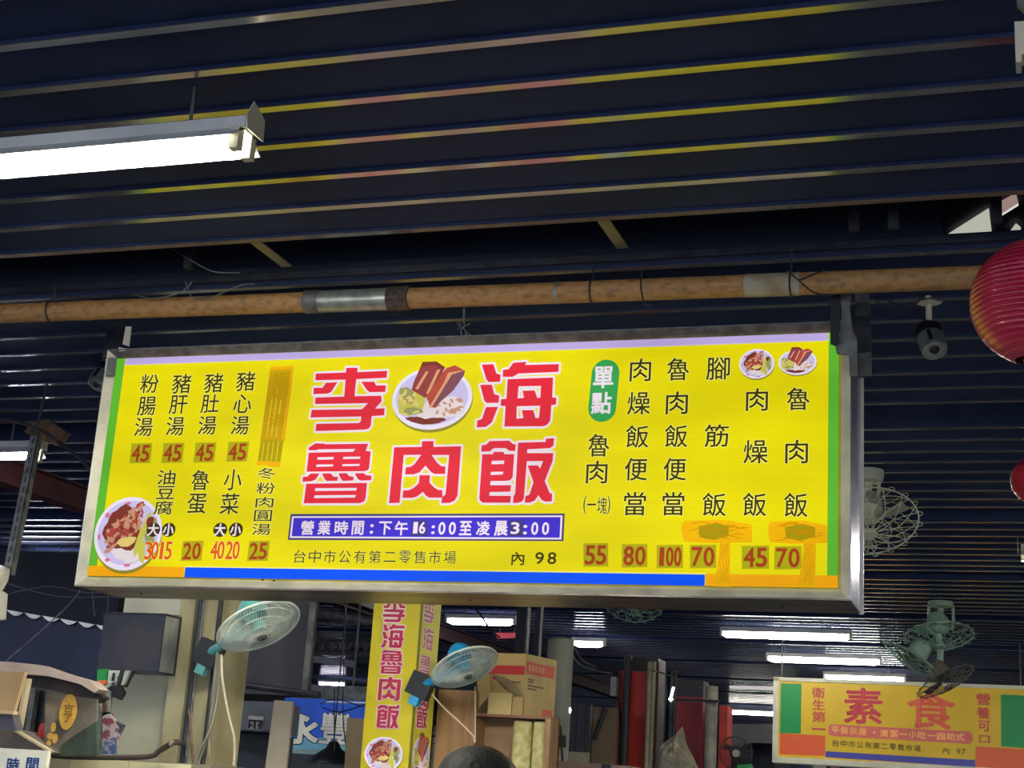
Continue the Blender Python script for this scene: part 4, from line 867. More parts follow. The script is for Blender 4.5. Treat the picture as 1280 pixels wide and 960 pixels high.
# tiled half wall at bottom left
tw = thing('tiled_counter', 'low counter wall of cream tiles under the plaster pillar', 'counter', tuple(at(150, 955, Y=5.9)))
tzt = at(150, 949, Y=5.9).z; x = at(58, 955, Y=5.9).x; xe = at(262, 957, Y=5.9).x
MB().box((x-.8, 5.915, 0), (xe, 6.3, tzt)).build('core', mat('grout', (120, 116, 96), .9), tw)
tm0 = mat('cream_tile', (214, 206, 168), .3, 0, (200, 190, 150), 6, .5)
tws = .152; nx = int((xe-x+.8)/tws)
for i in range(nx):
    for j in range(5):
        z = tzt-.005-j*.2; MB().box((x-.8+i*tws+.003, 5.905, z-.194), (x-.8+(i+1)*tws-.001, 5.918, z)).build('tile', tm0, tw)
tag(MB().tube(smooth_path([at(66, 944, Y=5.85), at(95, 946, Y=5.85), at(180, 946, Y=5.85), at(200, 938, Y=5.85), at(218, 928, Y=5.85), at(230, 930, Y=6.6)]), .013, 10).build('conduit', mat('conduit_iron', (92, 82, 72), .5, .3)), 'bent iron conduit along the top of the tiled counter', 'conduit')
# hanging papers and bags
bgm = thing('shopping_bag', 'green, orange and white plastic bag hanging under the vent box', 'bag', tuple(at(132, 845, Y=6.1)))
slab('green_panel', [(122, 837), (133, 836), (133, 850), (121, 851)], 6.1, .03, mat('bag_green', (20, 140, 66), .5), bgm); slab('orange_panel', [(121, 851), (134, 850), (130, 856), (124, 858)], 6.1, .03, mat('bag_orange', (226, 104, 60), .5), bgm)
slab('white_panel', [(136, 838), (149, 838), (146, 853), (134, 854)], 6.1, .02, mat('bag_white', (190, 194, 184), .5), bgm); slab('dark_stripe', [(141, 841), (143.5, 841), (142.5, 851), (139, 851)], 6.095, .003, black_m, bgm)
tl = thing('kitchen_tools', 'black handled tools and strips bundled below the vent box', 'tools', tuple(at(150, 860, Y=6.05)))
for P, m in (([(150, 838), (154, 838), (150, 855), (146, 856)], black_m), ([(156, 838), (163, 838), (155, 856), (151, 857)], galv_m), ([(163, 838), (167, 838), (156, 859), (153, 858)], black_m), ([(122, 864), (136, 854), (140, 856), (124, 868)], galv_m), ([(136, 858), (150, 856), (155, 866), (150, 875), (138, 870)], black_m), ([(124, 866), (131, 864), (131, 888), (126, 892)], mat('brown_handle', (120, 80, 64), .6)), ([(133, 864), (137, 864), (135, 890), (132, 890)], galv_m)):
    slab('tool_piece', P, 6.05+random.random()*.03, .02, m, tl)
nw = thing('folded_newspaper', 'rolled colourful newspapers standing beside the plaster pillar', 'newspaper', tuple(at(135, 920, Y=6.0)))
paper = mat('newsprint', (150, 150, 168), .7, 0, (64, 84, 130), 26, 1, lo=.45, hi=.55)
slab('paper', [(119, 902), (127, 898), (126, 944), (118, 944)], 6.0, .04, paper, nw); slab('paper', [(128, 895), (136, 892), (146, 910), (138, 944), (127, 944)], 5.97, .04, mat('newsprint2', (176, 168, 176), .7, 0, (120, 60, 70), 30, 1, lo=.45, hi=.55), nw); slab('paper', [(142, 900), (153, 906), (143, 925), (140, 920)], 5.99, .03, mat('newsdark', (70, 74, 92), .7), nw)
slab('paper', [(127, 925), (143, 922), (143, 945), (127, 945)], 5.96, .02, paper, nw)
# cables by the post
wires('cable', 'bundle of grey and beige cables hanging right of the beige post', [(6.45, [(272, 815), (268, 850), (264, 890), (258, 925), (247, 955)]), (6.44, [(274, 818), (270, 860), (262, 905), (262, 945)]), (6.42, [(276, 818), (272, 870), (261, 915), (243, 950)])], .007, mat('cable_grey', (140, 136, 120), .6))
wires('cable', 'single beige cord curving down in front of the dark boxes', [(6.4, [(277, 818), (278, 850), (286, 895), (293, 925), (292, 957)])], .0065, mat('cord_beige', (196, 184, 160), .6))
wires('cable', 'rusty brown thin pipe beside the dark conduit at its foot', [(6.6, [(236, 886), (239, 920), (242, 965)])], .006, mat('brownish', (120, 84, 60), .6))
# middle back: dark duct, shelf, boxes
tag(pbox('exhaust_duct', 276, 381, 775, 868, 8.0, .12, mat('duct_dark', (62, 60, 64), .6, .2, (42, 42, 50), 3, .9, bump=.1, stretch=(2, 2, .5)), top=H), 'large dark exhaust duct behind the teal wall fan', 'duct')
tag(pbox('duct_post', 380, 387, 790, 868, 7.96, .02, steel_g, top=H), 'grey metal corner post at the right side of the dark duct', 'post')
tag(MB().tube([at(268, 850, Y=7.6), at(330, 860, Y=7.6), at(400, 869, Y=7.6)], .018, 8).build('shelf_rail', steel_d), 'dark rail beneath the exhaust duct', 'rail')
tag(MB().tube([at(270, 849, Y=7.55), at(304, 853, Y=7.55)], .005, 6).build('pale_rod', white_m), 'short pale rod lying along the duct bottom', 'rod')
eb = thing('electrical_box', 'blue-grey electrical box carrying a black and white number label', 'box', tuple(at(310, 910, Y=7.5)))
greyb = mat('box_bluegrey', (98, 106, 118), .5, .1, (72, 80, 92), 4, .7)
pbox('body', 264, 344, 876, 914, 7.62, .3, greyb, eb); pbox('door', 290, 342, 880, 913, 7.59, .03, mat('box_door', (108, 114, 122), .5, .1), eb)
pbox('lower_body', 262, 335, 916, 962, 7.7, .3, mat('box_lower', (52, 60, 70), .6), eb); pbox('vent_grille', 268, 290, 922, 952, 7.68, .03, steel_d, eb)
bp_ = Plane(at(320, 900, Y=7.588), (1, 0, 0), (0, 0, 1)); mb = MB(); bp_.polypx(mb, [(311, 894), (330, 896), (328, 913.5), (309, 911)], 1); lb = mb.build('label', mat('label_white', (206, 206, 206), .5), eb)
mb = MB(); bp_.polypx(mb, [(311, 899), (329, 900.5), (327.5, 912.5), (309.5, 910.5)], 2); mb.build('label_field', black_m, lb)
mb = MB(); 
for ch, x, w in (('2', 315.2, 4.5), ('1', 321.5, 1.8), ('2', 325, 3)): bp_.charpx(mb, ch, x, 906.5, w, 8, 4, bold=.0022)
mb.build('label_digits', white_m, lb, smooth=False)
tag(slab('leaning_board', [(343, 875), (366, 877), (357, 962), (331, 962)], 7.4, .02, mat('board_beige', (186, 176, 158), .7, 0, (166, 156, 136), 4, .6)), 'plain beige board leaning beside the electrical box', 'board')
# blue shop sign
bs = thing('shop_signboard', 'blue shop sign with two white characters, left of yellow pillar', 'sign', tuple(at(410, 935, Y=10)))
bpn = Plane(at(340, 950, Y=10), (1, 0, 0), (0, 0, 1))
x0, z0 = bpn.px(355, 945); x1, z1 = bpn.px(480, 870)
MB().box((bpn.o.x+x0, 10.004, bpn.o.z+z0-.02), (bpn.o.x+x1, 10.12, bpn.o.z+z1+.06)).build('casing', steel_g, bs)
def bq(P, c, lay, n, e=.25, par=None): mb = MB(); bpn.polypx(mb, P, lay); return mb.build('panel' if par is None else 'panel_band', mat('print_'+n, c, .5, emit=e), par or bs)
pn = bq([(356, 872), (478, 877), (478, 922), (356, 922)], (22, 86, 206), 1, 'sign_blue'); bq([(356, 922), (478, 922), (478, 938), (356, 936)], (104, 168, 186), 1, 'sign_cyan', par=pn); bq([(356, 936), (478, 938), (478, 945), (356, 942)], (120, 150, 150), 1, 'sign_base', par=pn)
bq([(405, 876), (478, 878), (478, 880), (405, 878)], (200, 206, 200), 3, 'sign_whiteline', par=pn)
for ch, x, w, h in (('永', 376, 43, 36), ('豐', 419, 36, 38)):
    mb = MB(); sb = MB(); bpn.charpx(mb, ch, x, 910.5, w, h, 6, bold=.010 if ch == '永' else .0045, halo=sb, halo_r=.017 if ch == '永' else .009)
    o = mb.build('character', mat('print_sign_white', (216, 216, 210), .5, emit=.2), bs, smooth=False); sb.build('character_shadow', mat('print_sign_shadow', (26, 40, 84), .5), o, smooth=False)
for px in (365, 440):
    a = at(px, 872, Y=10.05); MB().tube([(a.x, 10.05, a.z-.05), (a.x, 10.05, H+.02)], .008, 6).build('hanger', steel_g, bs)
tag(pbox('dark_awning', 356, 460, 944, 970, 9.5, .3, black_m), 'black awning strip just below the blue sign', 'awning')
tag(MB().lathe([(.0, .10), (.03, .09), (.05, .05), (.15, -.02), (.16, -.05), (0, -.05)], at(416, 945, Y=9.2), n=24).tube([at(416, 940, Y=9.2), Vector((at(416, 940, Y=9.2).x, 9.2, H+.02))], .005, 6).build('lamp_shade', black_m), 'black cone lamp shade hanging before the blue sign', 'lamp')
wires('cable', 'thin black wires hanging in front of the blue sign', [(8.8, [(432, 750), (430, 820), (429, 900), (437, 962)]), (8.8, [(418, 860), (418, 938)]), (8.8, [(400, 880), (420, 874), (455, 884)]), (8.8, [(402, 884), (425, 890), (457, 880)])], .004)
tag(slab('cardboard_sheet', [(434, 897), (458, 899), (456, 965), (430, 965)], 7.9, .02, mat('card_brown', (168, 146, 116), .8)), 'upright brown cardboard sheet left of the yellow pillar', 'cardboard')
# roof trusses behind
tr = thing('roof_truss', 'dark roof pipes and truss between teal fan and yellow pillar', 'truss', tuple(at(420, 780, Y=13)))
MB().tube([at(376, 762, Y=12), at(470, 778, Y=12)], .05, 10).build('duct_pipe', steel_g, tr); MB().tube([at(378, 778, Y=12), at(470, 780, Y=12)], .012, 6).build('rod', steel_g, tr)
for k in range(7):
    x = 392+k*11; MB().tube([at(x, 812, Y=15), at(x+5, 800, Y=15)], .02, 5).build('web_bar', steel_g, tr); MB().tube([at(x+5, 800, Y=15), at(x+10, 814, Y=15)], .02, 5).build('web_bar', steel_g, tr)
MB().tube([at(386, 800, Y=15), at(470, 804, Y=15)], .03, 6).build('chord', steel_g, tr); MB().tube([at(386, 814, Y=15), at(470, 818, Y=15)], .03, 6).build('chord', steel_g, tr)
MB().tube([at(393, 824, Y=15), at(442, 830, Y=15)], .04, 6).build('lit_chord', mat('lit_steel', (190, 190, 190), .5), tr)
tag(pbox('back_shutter', 300, 480, 862, 900, 24.5, .3, mat('shutter_dark', (78, 74, 72), .6), floor=True), 'dark sheet wall below the tube light left of the yellow pillar', 'wall panel')

# ------------------------------------------------------------------ yellow pillar lightbox, switched off; a faint glow is put into its colours
pc = thing('pillar_signboard', 'tall yellow boxed pillar sign with crimson characters under the menu', 'sign', tuple(at(490, 960, Y=7.4)))
Yp = 7.4; fx0 = at(457, 880, Y=Yp).x; fx1 = at(518, 880, Y=Yp).x; ptop = 3.0
# side face depth from the picture
P0 = Vector((fx1, Yp, 0)); dd = 0.0
dside = None
lo_, hi_ = Yp, Yp+1.5
for _ in range(40):
    m_ = (lo_+hi_)/2
    dv = Vector((fx1, m_, at(520, 880, Y=Yp).z))-ORG; pxs = 640+FPX*dv.dot(RT)/dv.dot(FW)
    if pxs < 542: lo_ = m_
    else: hi_ = m_
Ys = lo_
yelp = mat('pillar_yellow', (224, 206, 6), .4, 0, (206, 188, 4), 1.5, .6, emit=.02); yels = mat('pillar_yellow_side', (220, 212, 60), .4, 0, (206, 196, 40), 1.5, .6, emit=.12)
MB().box((fx0, Yp+.003, 0), (fx1-.003, Ys, ptop)).build('core', galv_m, pc)
fp = Plane((fx0, Yp, 0), (1, 0, 0), (0, 0, 1)); sp2 = Plane((fx1, Yp, 0), (0, 1, 0), (0, 0, 1)); wf = fx1-fx0; ws = Ys-Yp
front = fp.rect(MB(), 0, 0, wf, ptop, 0).build('front_panel', yelp, pc); side = sp2.rect(MB(), 0, 0, ws, ptop, 0).build('side_panel', yels, pc)
MB().box((fx1-.006, Yp-.004, 0), (fx1+.004, Yp+.006, ptop)).build('corner_trim', mat('trim_olive', (120, 108, 20), .4), pc)
crim = mat('pillar_crimson', (186, 30, 72), .5, emit=.15); pwh = mat('pillar_white', (232, 214, 220), .5, emit=.2)
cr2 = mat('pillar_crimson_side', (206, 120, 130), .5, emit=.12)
for ch, x, y in (('李', 493, 763), ('海', 491.5, 795), ('魯', 489.5, 827.5), ('肉', 487, 861), ('飯', 485, 895.5)):
    w, h = 27.5, 29.5
    c = fp.px(x, y); a = fp.px(x-w/2, y); b = fp.px(x+w/2, y); t0 = fp.px(x, y-h/2); t1 = fp.px(x, y+h/2)
    title_on(fp, ch, front, crim, pwh, .0052, 2, (c[0], c[1], b[0]-a[0], t0[1]-t1[1]))
for ch, x, y in (('李', 536, 765), ('海', 535, 799), ('魯', 531, 833), ('肉', 530, 872), ('飯', 527, 897)):
    w, h = 12.5, 27
    c = sp2.px(x, y); a = sp2.px(x-w/2, y); b = sp2.px(x+w/2, y); t0 = sp2.px(x, y-h/2); t1 = sp2.px(x, y+h/2)
    title_on(sp2, ch, side, cr2 if y < 850 else crim, pwh, .004, 2, (c[0], c[1], abs(b[0]-a[0]), t0[1]-t1[1]))
prp = printset('pillar_', lambda n, c: mat(n, c, .5, emit=.22))
c = fp.px(479.5, 943); a = fp.px(455.5, 943); t0 = fp.px(479.5, 921)
meal(fp, pc, c, c[0]-a[0], t0[1]-c[1], 'mince', prp, 2)
c = sp2.px(526, 945); meal(sp2, pc, c, .12, .10, 'belly', prp, 2)
# grey and black striped strip right of the pillar
tag(pbox('striped_strip', 540, 546, 900, 962, 7.75, .05, mat('strip_grey', (138, 140, 146), .6, 0, (30, 30, 34), 28, 1, stretch=(.1, .1, 1), lo=.5, hi=.54)), 'grey and black striped strip between yellow pillar and cabinet', 'strip')

# ------------------------------------------------------------------ wooden cabinet with boxes
wood = mat('cabinet_wood', (160, 122, 80), .5, 0, (128, 94, 58), 4, .8, stretch=(7, 7, .6), bump=.05)
cab = thing('wooden_cabinet', 'tall open wooden cabinet right of the yellow pillar', 'cabinet', tuple(at(600, 960, Y=7.7)))
Yc = 7.7
cx0 = at(545, 910, Y=Yc).x; cx1 = at(594, 910, Y=Yc).x; cx2 = at(687, 930, Y=Yc).x
zc = at(560, 862, Y=Yc).z; zs = at(600, 884, Y=Yc).z
MB().box((cx0, Yc, 0), (cx1, Yc+.02, zc)).build('door', wood, cab)
MB().box((cx1-.018, Yc+.02, 0), (cx1, Yc+.17, zc-.01)).build('partition', wood, cab); MB().box((cx0, Yc+.02, 0), (cx0+.018, Yc+.17, zc)).build('side_panel', wood, cab)
shz = at(640, 897, Y=Yc).z
MB().box((cx1, Yc, shz), (cx2, Yc+.17, shz+.014)).build('shelf', mat('shelf_redwood', (128, 84, 60), .5), cab)
MB().box((cx2-.03, Yc, 0), (cx2, Yc+.17, shz)).build('side_panel', wood, cab); MB().box((cx1, Yc+.15, 0), (cx2, Yc+.165, shz)).build('back_panel', mat('cab_back', (138, 106, 72), .6), cab)
MB().box((cx0, Yc, .02), (cx2, Yc+.17, .06)).build('plinth', wood, cab)
# rolls standing in the cabinet
rollm = mat('roll_straw', (206, 198, 140), .8, 0, (170, 158, 100), 30, .8, bump=.3)
for lab, x0, x1 in (('pale straw coloured packing roll in cabinet, the left one', 637, 661), ('pale straw coloured packing roll in cabinet, the right one', 663, 682)):
    a = at(x0, 930, Y=Yc+.03); b = at(x1, 930, Y=Yc+.03); r = (b.x-a.x)/2; zt = shz-.062
    o = MB().lathe([(0, 0), (r, 0), (r*1.02, zt*.4), (r, zt-.03), (r*.9, zt-.012), (r*.3, zt-.01), (0, zt-.02)], ((a.x+b.x)/2, Yc+.03+r, .06), n=24).build('packing_roll', rollm)
    tag(o, lab, 'roll')
# cardboard carton on the shelf
cz = shz+.014
kb = thing('carton', 'large tan carton with red bands on top of the cabinet shelf', 'box', tuple(at(650, 890, Y=Yc+.1)))
k0 = at(617, 860, Y=Yc+.15).x; k1 = at(655, 860, Y=Yc+.05).x; k2 = at(689, 860, Y=Yc+.3).x; kt = at(655, 817, Y=Yc+.05).z
cardm = mat('carton_tan', (176, 150, 98), .8, 0, (160, 134, 84), 3, .6); cardl = mat('carton_light', (206, 182, 124), .8)
Yk = Yc+.05
A0 = Vector((k0, Yk+.02, cz)); A1 = Vector((k1, Yk, cz)); A2 = Vector((k2, Yk+.33, cz)); A3 = A0+(A2-A1); hz = Vector((0, 0, kt-cz))
MB().poly([A0, A1, A1+hz, A0+hz]).build('front', cardm, kb); MB().poly([A1, A2, A2+hz, A1+hz]).build('side', cardl, kb); MB().poly([A2, A3, A3+hz, A2+hz]).build('back', cardm, kb); MB().poly([A3, A0, A0+hz, A3+hz]).build('side', cardm, kb); MB().poly([A0+hz, A1+hz, A2+hz, A3+hz]).build('top', cardm, kb)
def band(P, Q, f0, f1, z0, z1, m, off, nm='print_band'):
    d = Q-P; n = Vector((d.y, -d.x, 0)).normalized()*off; a = P+d*f0; b = P+d*f1; zz = lambda f: Vector((0, 0, (kt-cz)*f))
    return MB().poly([a+n+zz(z0), b+n+zz(z0), b+n+zz(z1), a+n+zz(z1)]).build(nm, m, kb)
redb = mat('band_red', (176, 40, 44), .7); pinkb = mat('band_salmon', (222, 112, 92), .7); inkb = mat('carton_ink', (120, 96, 70), .7)
band(A0, A1, 0, 1, .66, .80, redb, .002); band(A1, A2, .02, .92, .68, .88, pinkb, .002); band(A1, A2, .6, .93, .02, .16, pinkb, .002)
band(A0, A1, .1, .35, .57, .62, redb, .002); band(A0, A1, .4, .9, .52, .55, inkb, .002)
for z, a_, b_ in ((.60, .1, .3), (.56, .1, .26), (.5, .1, .6), (.45, .1, .38)): band(A1, A2, a_, b_, z-.015, z+.01, inkb, .002)
for i in range(5): band(A1, A2, .08+i*.11, .16+i*.11, .73, .83, mat('band_pale', (236, 160, 134), .7), .004)
slab('torn_flap', [(615, 842), (633, 847), (648, 860), (655, 870), (642, 866), (632, 860)], Yk-.02, .004, mat('flap_grey', (130, 114, 84), .8), kb)
kc = thing('open_carton', 'small open tan carton in front of the large banded one', 'box', tuple(at(630, 890, Y=Yc)))
q0 = at(611, 875, Y=Yc+.01); q1 = at(640, 875, Y=Yc+.01); qz = at(620, 866, Y=Yc+.01).z
MB().box((q0.x, Yc+.005, cz), (q1.x, Yc+.03, qz)).build('front', cardl, kc); slab('left_flap', [(596, 852), (612, 842), (613, 868), (598, 885)], Yc+.03, .01, cardm, kc)
MB().box((q1.x+.004, Yc+.01, cz), (q1.x+.06, Yc+.04, qz-.02)).build('side', cardm, kc)
wires('cable', 'white cord trailing from blue fan across the cabinet door', [(7.35, [(540, 868), (555, 885), (575, 903), (592, 920)]), (7.6, [(592, 920), (594, 925), (594, 858)])], .0045, mat('cord_white', (214, 190, 160), .6))

# ------------------------------------------------------------------ columns in the middle distance
cc = at(696, 900, Y=9.6); tag(MB().lathe([(.086, 0), (.086, at(696, 800, Y=9.6).z), (.06, at(696, 797, Y=9.6).z), (0, at(696, 797, Y=9.6).z)], (cc.x, 9.6, 0), n=24).build('concrete_column', mat('concrete_grey', (168, 168, 156), .8, 0, (130, 130, 118), 6, .8, bump=.1, stretch=(1, 1, .3))), 'round grey concrete column behind the cabinet', 'column')
dp_ = thing('support_posts', 'dark steel uprights behind the carton up to the ceiling', 'frame', tuple(at(660, 820, Y=10)))
for x0, x1, m in ((644, 656, black_m), (668, 674, steel_d), (655.5, 658, steel_g)): 
    a = at(x0, 800, Y=10); b = at(x1, 800, Y=10); MB().box((a.x, 10, 0), (b.x, 10.06, ZT)).build('upright', m, dp_)
MB().box((at(644, 790, Y=10.1).x, 10.1, 2.95), (at(716, 790, Y=10.1).x, 10.2, 3.12)).build('header', black_m, dp_)
tag(pbox('power_adapter', 695, 706, 919, 934, 9.47, .04, black_m), 'black power adapter clipped beside the cabinet top right', 'adapter')
wires('cable', 'black wires around the grey column and adapter', [(9.15, [(693, 905), (700, 908), (702, 920)]), (9.15, [(698, 934), (696, 950), (692, 960)]), (9.15, [(702, 934), (703, 950), (700, 962)])], .008)
tag(pbox('roller_shutter', 706, 737, 880, 940, 11.8, .06, mat('shutter_ridged', (60, 64, 70), .5, .3, (34, 38, 44), 60, 1, stretch=(1, .1, .01), lo=.45, hi=.55), floor=True), 'dark ridged sheet panel right of the grey column', 'panel')
tag(pbox('chipboard_sheet', 740, 770, 884, 958, 12.6, .05, mat('chipboard', (132, 110, 86), .8), floor=True), 'brown chipboard sheet left of the bright red column', 'board')
tag(MB().tube([at(757, 885, Y=12.585), at(742, 925, Y=12.585)], .02, 6).build('brace_bar', steel_d), 'dark diagonal brace across the chipboard sheet', 'brace')
tag(MB().lathe([(0, -.025), (.018, -.015), (.022, .005), (.014, .02), (.01, .03), (0, .03)], at(710, 888, Y=9.6), n=16).build('light_bulb', lampmat('bulb_glow', (255, 250, 240), 5)), 'small glowing bulb at the edge of the grey column', 'bulb')
tag(pbox('white_socket_panel', 710, 735, 940, 962, 11.5, .05, mat('sock_w', (170, 160, 130), .6)), 'small beige panel beneath the ridged sheet', 'panel')
ct = thing('counter_edge', 'dusty pinkish counter board at bottom centre', 'counter', tuple(at(740, 960, Y=8.6)))
slab('board', [(688, 950), (790, 958), (800, 972), (688, 968)], 8.6, .5, mat('counter_dust', (150, 128, 112), .7), ct)
slab('dark_cap', [(752, 955), (762, 956), (762, 968), (752, 968)], 8.55, .04, black_m, ct)
# red column one
redp = mat('red_sheet', (206, 52, 36), .5, 0, (176, 40, 34), 1.5, .8)
Yr = 13.0
def zc_(px, py, Y): return at(px, py, Y=Y).z
rc = thing('red_column', 'bright red clad column with a dark pipe down its front', 'column', tuple(at(795, 960, Y=Yr)))
def vbox(name, x0, x1, ytop, Y, dep, m, par): return MB().box((at(x0, 900, Y=Y).x, Y, 0), (at(x1, 900, Y=Y).x, Y+dep, at((x0+x1)/2, ytop, Y=Y).z)).build(name, m, par)
vbox('cladding', 770, 807, 839, Yr, .35, redp, rc); vbox('top_block', 778, 820, 822, Yr+.05, .3, mat('top_grey', (74, 72, 74), .7), rc)
a = at(782, 900, Y=Yr-.05); MB().tube([(a.x, Yr-.05, 0), (a.x, Yr-.05, zc_(782, 820, Yr))], .036, 12).build('downpipe', mat('pipe_dark', (62, 58, 62), .5), rc)
MB().tube([at(773.5, 840, Y=Yr-.02), at(772, 870, Y=Yr-.02), at(776, 900, Y=Yr-.02), at(774, 962, Y=Yr-.02)], .01, 6).build('cable', black_m, rc)
pm = mat('pvc_beige', (190, 184, 148), .5, 0, (150, 142, 110), 9, .8)
for px, r in ((810, .022), (815, .018), (820, .012)):
    a = at(px, 900, Y=Yr-.05); MB().tube([(a.x, Yr-.05, 0), (a.x, Yr-.05, zc_(px, 828, Yr))], r, 10).build('beige_pipe', pm if px != 820 else maroon_m, rc)
tag(pbox('white_canister', 763, 770, 846, 870, 12.9, .08, mat('can_w', (180, 176, 178), .5)), 'small whitish canister left of the bright red column top', 'canister')
# second red column
r2 = thing('red_column', 'darker maroon-red column left of the grey round post', 'column', tuple(at(862, 960, Y=16)))
vbox('cladding', 845, 878, 871, 16, .4, mat('red_dim', (150, 44, 46), .6, 0, (120, 34, 40), 2, .8), r2); vbox('top_block', 845, 878, 850, 16.05, .3, mat('top_dim', (52, 50, 58), .7), r2)
gp = at(889, 900, Y=15.6); tag(MB().lathe([(.062, 0), (.062, zc_(889, 858, 15.6)), (0, zc_(889, 858, 15.6))], (gp.x, 15.6, 0), n=18).build('grey_post', mat('post_greygreen', (158, 156, 138), .7, 0, (110, 108, 96), 5, .8)), 'pale grey round post between the maroon and the narrow red columns', 'post')
pbox('clamp_bar', 846, 898, 874, 877, 15.5, .03, black_m, r2)
o = thing('red_column', 'narrow red column strip right of the grey round post', 'column', tuple(at(904, 960, Y=16.2))); vbox('cladding', 899, 909, 882, 16.2, .3, mat('red_mid', (186, 56, 48), .6), o)
dk = thing('dark_conduits', 'cluster of dark conduits with a bright lamp between red columns', 'conduits', tuple(at(835, 900, Y=14.5)))
for x, r, m in ((822, .035, maroon_m), (828, .05, black_m), (838, .03, steel_d), (842, .02, black_m)):
    a = at(x, 900, Y=14.5); MB().tube([(a.x, 14.5, 1.9), (a.x, 14.5, zc_(x, 838, 14.5))], r, 8).build('conduit', m, dk)
tag(MB().tube([at(838.5, 872, Y=14.455), at(842, 859, Y=14.455)], .012, 8).build('slim_lamp', lampmat('bulb_glow', (255, 250, 240), 5)), 'short bright slanted lamp in the dark gap between red columns', 'lamp')
tag(MB().lathe([(0, -.025), (.025, 0), (0, .025)], at(838.5, 874, Y=14.46), n=12).build('round_bulb', lampmat('bulb_glow', (255, 250, 240), 5)), 'round bright bulb under the slanted lamp', 'bulb')
# white plastic bag
def blob(name, c, pts_, depth, m, parent=None, seed=1):
    """puffed, crumpled sack with the given outline (pixels) at distance c"""
    Y = c; r = random.Random(seed); n = len(pts_); cx = sum(p[0] for p in pts_)/n; cyy = sum(p[1] for p in pts_)/n; mb = MB(); rings = 6; idx = []
    for s_ in (-1, 1):
        for k in range(rings+1):
            f = k/rings; ring = []
            for (x, y) in pts_:
                q = at(cx+(x-cx)*(1-f), cyy+(y-cyy)*(1-f), Y=Y); bulge = depth*(1-(1-f)**2)**.5*(1+r.uniform(-.16, .16))
                ring.append(len(mb.v)); mb.v.append((q.x, q.y+s_*bulge, q.z))
            idx.append(ring)
        base = idx[-(rings+1):]
        for k in range(rings):
            for j in range(n): mb.f.append((base[k][j], base[k][(j+1) % n], base[k+1][(j+1) % n], base[k+1][j]))
    mb.smooth = True; return mb.build(name, m, parent)
bagm = mat('bag_translucent', (190, 182, 160), .3, 0, (140, 132, 110), 14, .8, bump=.5)
tag(blob('plastic_bag', 11.5, [(853, 908), (856, 918), (858, 930), (866, 945), (874, 962), (850, 975), (824, 975), (821, 955), (822, 940), (828, 930), (838, 922), (847, 917)], .14, bagm), 'crumpled whitish plastic bag in front of the maroon column', 'bag')
# small dark fan at 920,942
t = thing('desk_fan', 'small dark caged fan below the far tube light, cream hub', 'fan', tuple(at(921, 943, Y=13.5)))
cfan = at(920, 941, Y=13.5); dkm = mat('fan_black', (70, 66, 62), .5)
u, v, n_ = frame_axes((.15, -.95, -.15)); w = MB()
for k in range(40):
    a = k*2*PI/40; w.tube([cfan+u*(.14*q*math.cos(a))+v*(.14*q*math.sin(a))+n_*(.04*(1-q*q)) for q in (.1, .5, 1)], .0022, 3, caps=False)
w.tube([cfan+u*(.142*math.cos(2*PI*i/40))+v*(.142*math.sin(2*PI*i/40)) for i in range(40)], .006, 6, closed=True); w.build('guard', dkm, t)
blades(cfan-n_*.02, n_, .12, dkm, t); MB().lathe([(0, .02), (.03, .014), (.034, 0)], cfan+n_*.04, n_, 20).build('hub_badge', cream_m, t)
MB().lathe([(0, -.12), (.05, -.1), (.06, -.02), (0, -.02)], cfan, n_, 16).build('motor_housing', dkm, t); MB().tube([cfan-n_*.06, cfan-n_*.06-Vector((0, 0, .5))], .014, 8).build('stand', dkm, t)
MB().lathe([(0, 0), (.12, 0), (.12, .02), (.02, .03)], cfan-n_*.06-Vector((0, 0, .52)), n=20).build('base', dkm, t)
tag(MB().box((cfan.x-.5, 13.4, 0), (cfan.x+.45, 13.9, cfan.z-n_.z*.06-.52)).build('rear_counter', steel_g), 'grey counter under the small dark fan', 'counter')
# gloomy stall behind far sign
st = thing('rear_stall', 'dim stall front with grey hood seen below the far tube light', 'stall', tuple(at(940, 950, Y=20)))
slab('grey_hood', [(905, 905), (975, 905), (975, 930), (940, 928), (925, 935), (905, 935)], 20, .3, mat('hood_dim', (120, 116, 118), .6), st)
slab('navy_front', [(930, 926), (1290, 940), (1290, 1010), (905, 1010), (905, 935)], 20.6, .3, mat('navy_front', (42, 48, 68), .7, 0, (24, 28, 44), 3, .9), st)
tag(slab('green_package', [(922, 956), (938, 955), (942, 965), (920, 965)], 13, .1, mat('pack_green', (40, 180, 90), .5)), 'bright green package at the bottom edge near the small dark fan', 'package')
for i, (x0, x1, y0, col, lab) in enumerate(((968, 988, 952, (66, 66, 74), 'dark framed box under the left end of the vegetarian sign'), (998, 1014, 950, (58, 60, 100), 'navy carton beneath the orange block of vegetarian sign'), (1016, 1032, 951, (180, 176, 172), 'pale grey panel beneath the orange and blue join'),
     (1038, 1049, 953, (120, 100, 86), 'brown bundle under the vegetarian sign near its left third'), (1052, 1068, 954, (40, 90, 96), 'teal package under the vegetarian sign near its left third'), (1076, 1090, 956, (110, 44, 46), 'dark red package under the vegetarian sign centre left'), (1094, 1110, 957, (60, 56, 60), 'black package under the vegetarian sign centre'), (1060, 1140, 962, (150, 142, 132), 'pale shelf board lowest under the vegetarian sign'))):
    tag(pbox('shelf_package' if i not in (2, 7) else 'display_board', x0, x1, y0, 985, 17+i*.12, .1, mat('pack%d' % i, col, .5)), lab, 'package')
